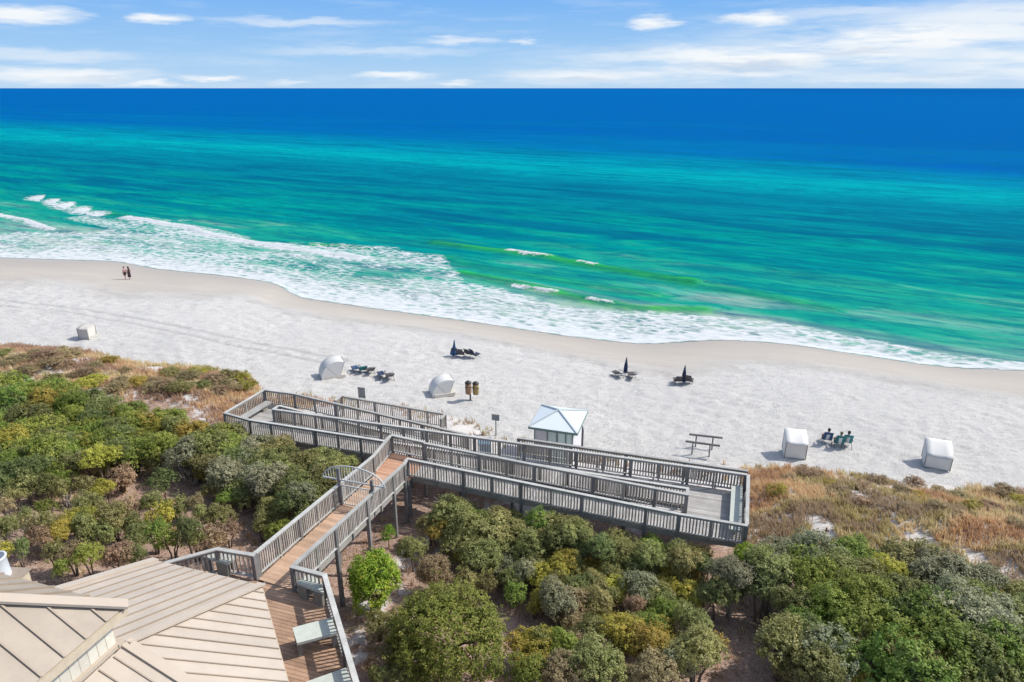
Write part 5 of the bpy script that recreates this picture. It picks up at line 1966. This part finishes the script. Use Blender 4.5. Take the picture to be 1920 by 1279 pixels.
def name_plants():
    """each plant is singled out by its colour and its rank from the nearest landmark"""
    groups = {}
    for (o, (u, v), mat, rad, nm) in PLANTS:
        (lu, lv), ph = min(LANDMARKS, key=lambda l: math.hypot(l[0][0] - u, (l[0][1] - v) * 1.15))
        du, dv = u - lu, v - lv
        side = ('right of' if du > 0 else 'left of') if abs(du) > abs(dv) else ('below' if dv > 0 else 'above')
        groups.setdefault((COLW[mat], nm, ph, side), []).append((math.hypot(du, dv), o))
    for (cw, nm, ph, side), lst in groups.items():
        lst.sort(key=lambda a: a[0])
        word = {'scrub_oak': 'scrub oak', 'dune_shrub': 'low dune shrub', 'shrub': 'shrub'}[nm]
        for i, (_, o) in enumerate(lst):
            if len(lst) == 1:
                o['label'] = f'{cw} {word} {side} {ph}'
            elif i == 0:
                o['label'] = f'{cw} {word} {side} {ph}, nearest to it'
            else:
                o['label'] = f'{cw} {word} {side} {ph}, {ORD[min(i, 11)]} nearest to it'


name_plants()


def bare_shrub(u, v, label, h=1.4, mat='pale_bark'):
    p = px_on_ground(u, v)
    root = thing('bare_shrub', p, label, 'shrub')
    rnd = random.Random(int(u * 7 + v))
    for i in range(5):
        m = MB()
        an = i * 1.3 + rnd.uniform(-.4, .4)

        def grow(a, d, ln, r, dep):
            e = a + d * ln
            m.tube([a, a.lerp(e, .5) + Vector((rnd.uniform(-.04, .04), rnd.uniform(-.04, .04), 0)), e], [r, r * .8, r * .55], 5)
            if dep:
                for _ in range(3 if dep > 1 else 2):
                    nd = (d + Vector((rnd.uniform(-.7, .7), rnd.uniform(-.7, .7), rnd.uniform(-.1, .6)))).normalized()
                    grow(e, nd, ln * rnd.uniform(.55, .8), r * .55, dep - 1)
        grow(p - U3 * .1, Vector((math.cos(an) * .5, math.sin(an) * .5, .9)).normalized(), h * .42, .035, 3)
        m.build('branch', mat, root, True)


bare_shrub(432, 892, 'bare shrub with pale grey branches in the left thicket', 1.9)
bare_shrub(362, 912, 'bare grey shrub below the pale branched one on the left', 1.5)
bare_shrub(140, 962, 'leaning bare branches on the litter slope at the far left', 1.3)
bare_shrub(846, 1010, 'bare pale stems between the dark oaks and the brown shrub', 2.2)
bare_shrub(952, 1262, 'dead grey branch lying right of the largest shrub', .9)

# ------------------------------------------------------------------ dune grass and ground litter


def grass_mesh(name, pos, hgt, tint, blades, width=.022, lean=.5):
    """pos (n,3) tuft bases"""
    n = len(pos)
    N = n * blades
    base = np.repeat(pos, blades, 0) + np.concatenate([rs.normal(size=(N, 2)) * .07, np.zeros((N, 1))], 1)
    an = rs.uniform(0, 2 * math.pi, N)
    h = np.repeat(hgt, blades) * rs.uniform(.6, 1.15, N)
    ln = rs.uniform(.15, 1.0, N) * lean * h
    wind = np.array([-.10, .03])
    tip = base + np.stack([np.cos(an) * ln + wind[0] * h * 2, np.sin(an) * ln + wind[1] * h, h * np.sqrt(np.clip(1 - (ln / h) ** 2 * .5, .3, 1))], 1)
    mid = (base + tip) / 2 + np.stack([-np.cos(an) * ln * .12, -np.sin(an) * ln * .12, h * .10], 1)
    a2 = rs.uniform(0, 2 * math.pi, N)
    sd = np.stack([np.cos(a2), np.sin(a2), np.zeros(N)], 1) * (width * rs.uniform(.6, 1.3, N))[:, None]
    co = np.stack([base - sd, base + sd, mid + sd * .8, mid - sd * .8, tip], 1).reshape(-1, 3).astype(np.float32)
    k = np.arange(N)[:, None] * 5
    quad = (k + np.array([0, 1, 2, 3])); tri = (k + np.array([3, 2, 4]))
    loops = np.concatenate([quad, tri], 1).ravel().astype(np.int32)
    me = bpy.data.meshes.new(name)
    me.vertices.add(5 * N); me.vertices.foreach_set('co', co.ravel())
    me.loops.add(7 * N); me.loops.foreach_set('vertex_index', loops)
    me.polygons.add(2 * N)
    stt = np.stack([np.arange(N) * 7, np.arange(N) * 7 + 4], 1).ravel().astype(np.int32)
    me.polygons.foreach_set('loop_start', stt)
    me.polygons.foreach_set('loop_total', np.tile(np.array([4, 3], np.int32), N))
    me.materials.append(MATS['grass_dry'])
    me.update(calc_edges=True)
    at = me.attributes.new('tint', 'FLOAT', 'POINT')
    at.data.foreach_set('value', np.repeat(np.clip(np.repeat(tint, blades) + rs.normal(size=N) * .07, 0, 1), 5).astype(np.float32))
    return me


def grass_zone(label, n, xr, accept, hr, blades, tint_bias=0.0, gap=(.27, .42)):
    x = rs.uniform(*xr, n * 6); y = rs.uniform(8, 66, n * 6)
    q = (veg_y(x) - y) * COSB
    s = x * E2[0] + y * E2[1]; t_ = x * N2[0] + y * N2[1]
    dens = fbm(x / 1.6, y / 1.6, 61, 3)
    ok = accept(x, y, q, s, t_) * sstep(*gap, dens) > rs.uniform(0, 1, len(x))
    x, y, q = x[ok][:n], y[ok][:n], q[ok][:n]
    z = ground(x, y)
    big = fbm(x / 4, y / 2.2, 71, 3)
    tint = np.clip((big - .5) * 2.6 + .5 + tint_bias, 0, 1)
    h = rs.uniform(*hr, len(x)) * (.7 + .6 * fbm(x / 2, y / 2, 81, 2))
    o = put('dune_grass', grass_mesh('dune_grass', np.stack([x, y, z], 1), h, tint, blades))
    o['kind'] = 'stuff'
    o['label'] = label


nob = lambda s, t_: ~((s > -28.9) & (s < 2.9) & (t_ > 28.0) & (t_ < 35.7))
grass_zone('golden dry dune grass right of the ramps', 13000, (8, 45), lambda x, y, q, s, t_: sstep(-.4, .5, q) * sstep(12.5, 8.5, q + (x - 20) * -.12) * (s > 2.9), (.25, .55), 9, .03, (.27, .43))
grass_zone('dry brown grass on the dune left of the ramps', 9000, (-52, -14), lambda x, y, q, s, t_: sstep(-.3, .5, q) * sstep(10, 6.5, q) * (s < -28.3), (.25, .55), 9, -.12)
grass_zone('thin tufts of olive grass along the sea side of the ramps', 1500, (-20, 14), lambda x, y, q, s, t_: sstep(-1.0, 0, q) * sstep(2.4, 1.0, q) * nob(s, t_) * (t_ > 35.7), (.25, .5), 8, .22, (.34, .52))
grass_zone('sparse dry stems on the scrub floor', 5200, (-42, 32), lambda x, y, q, s, t_: (q > 7) * nob(s, t_) * (y < 42) * (y > 12) * .55 * ~((t_ < 17) & (s < -8)), (.14, .34), 6, -.28, (.34, .52))
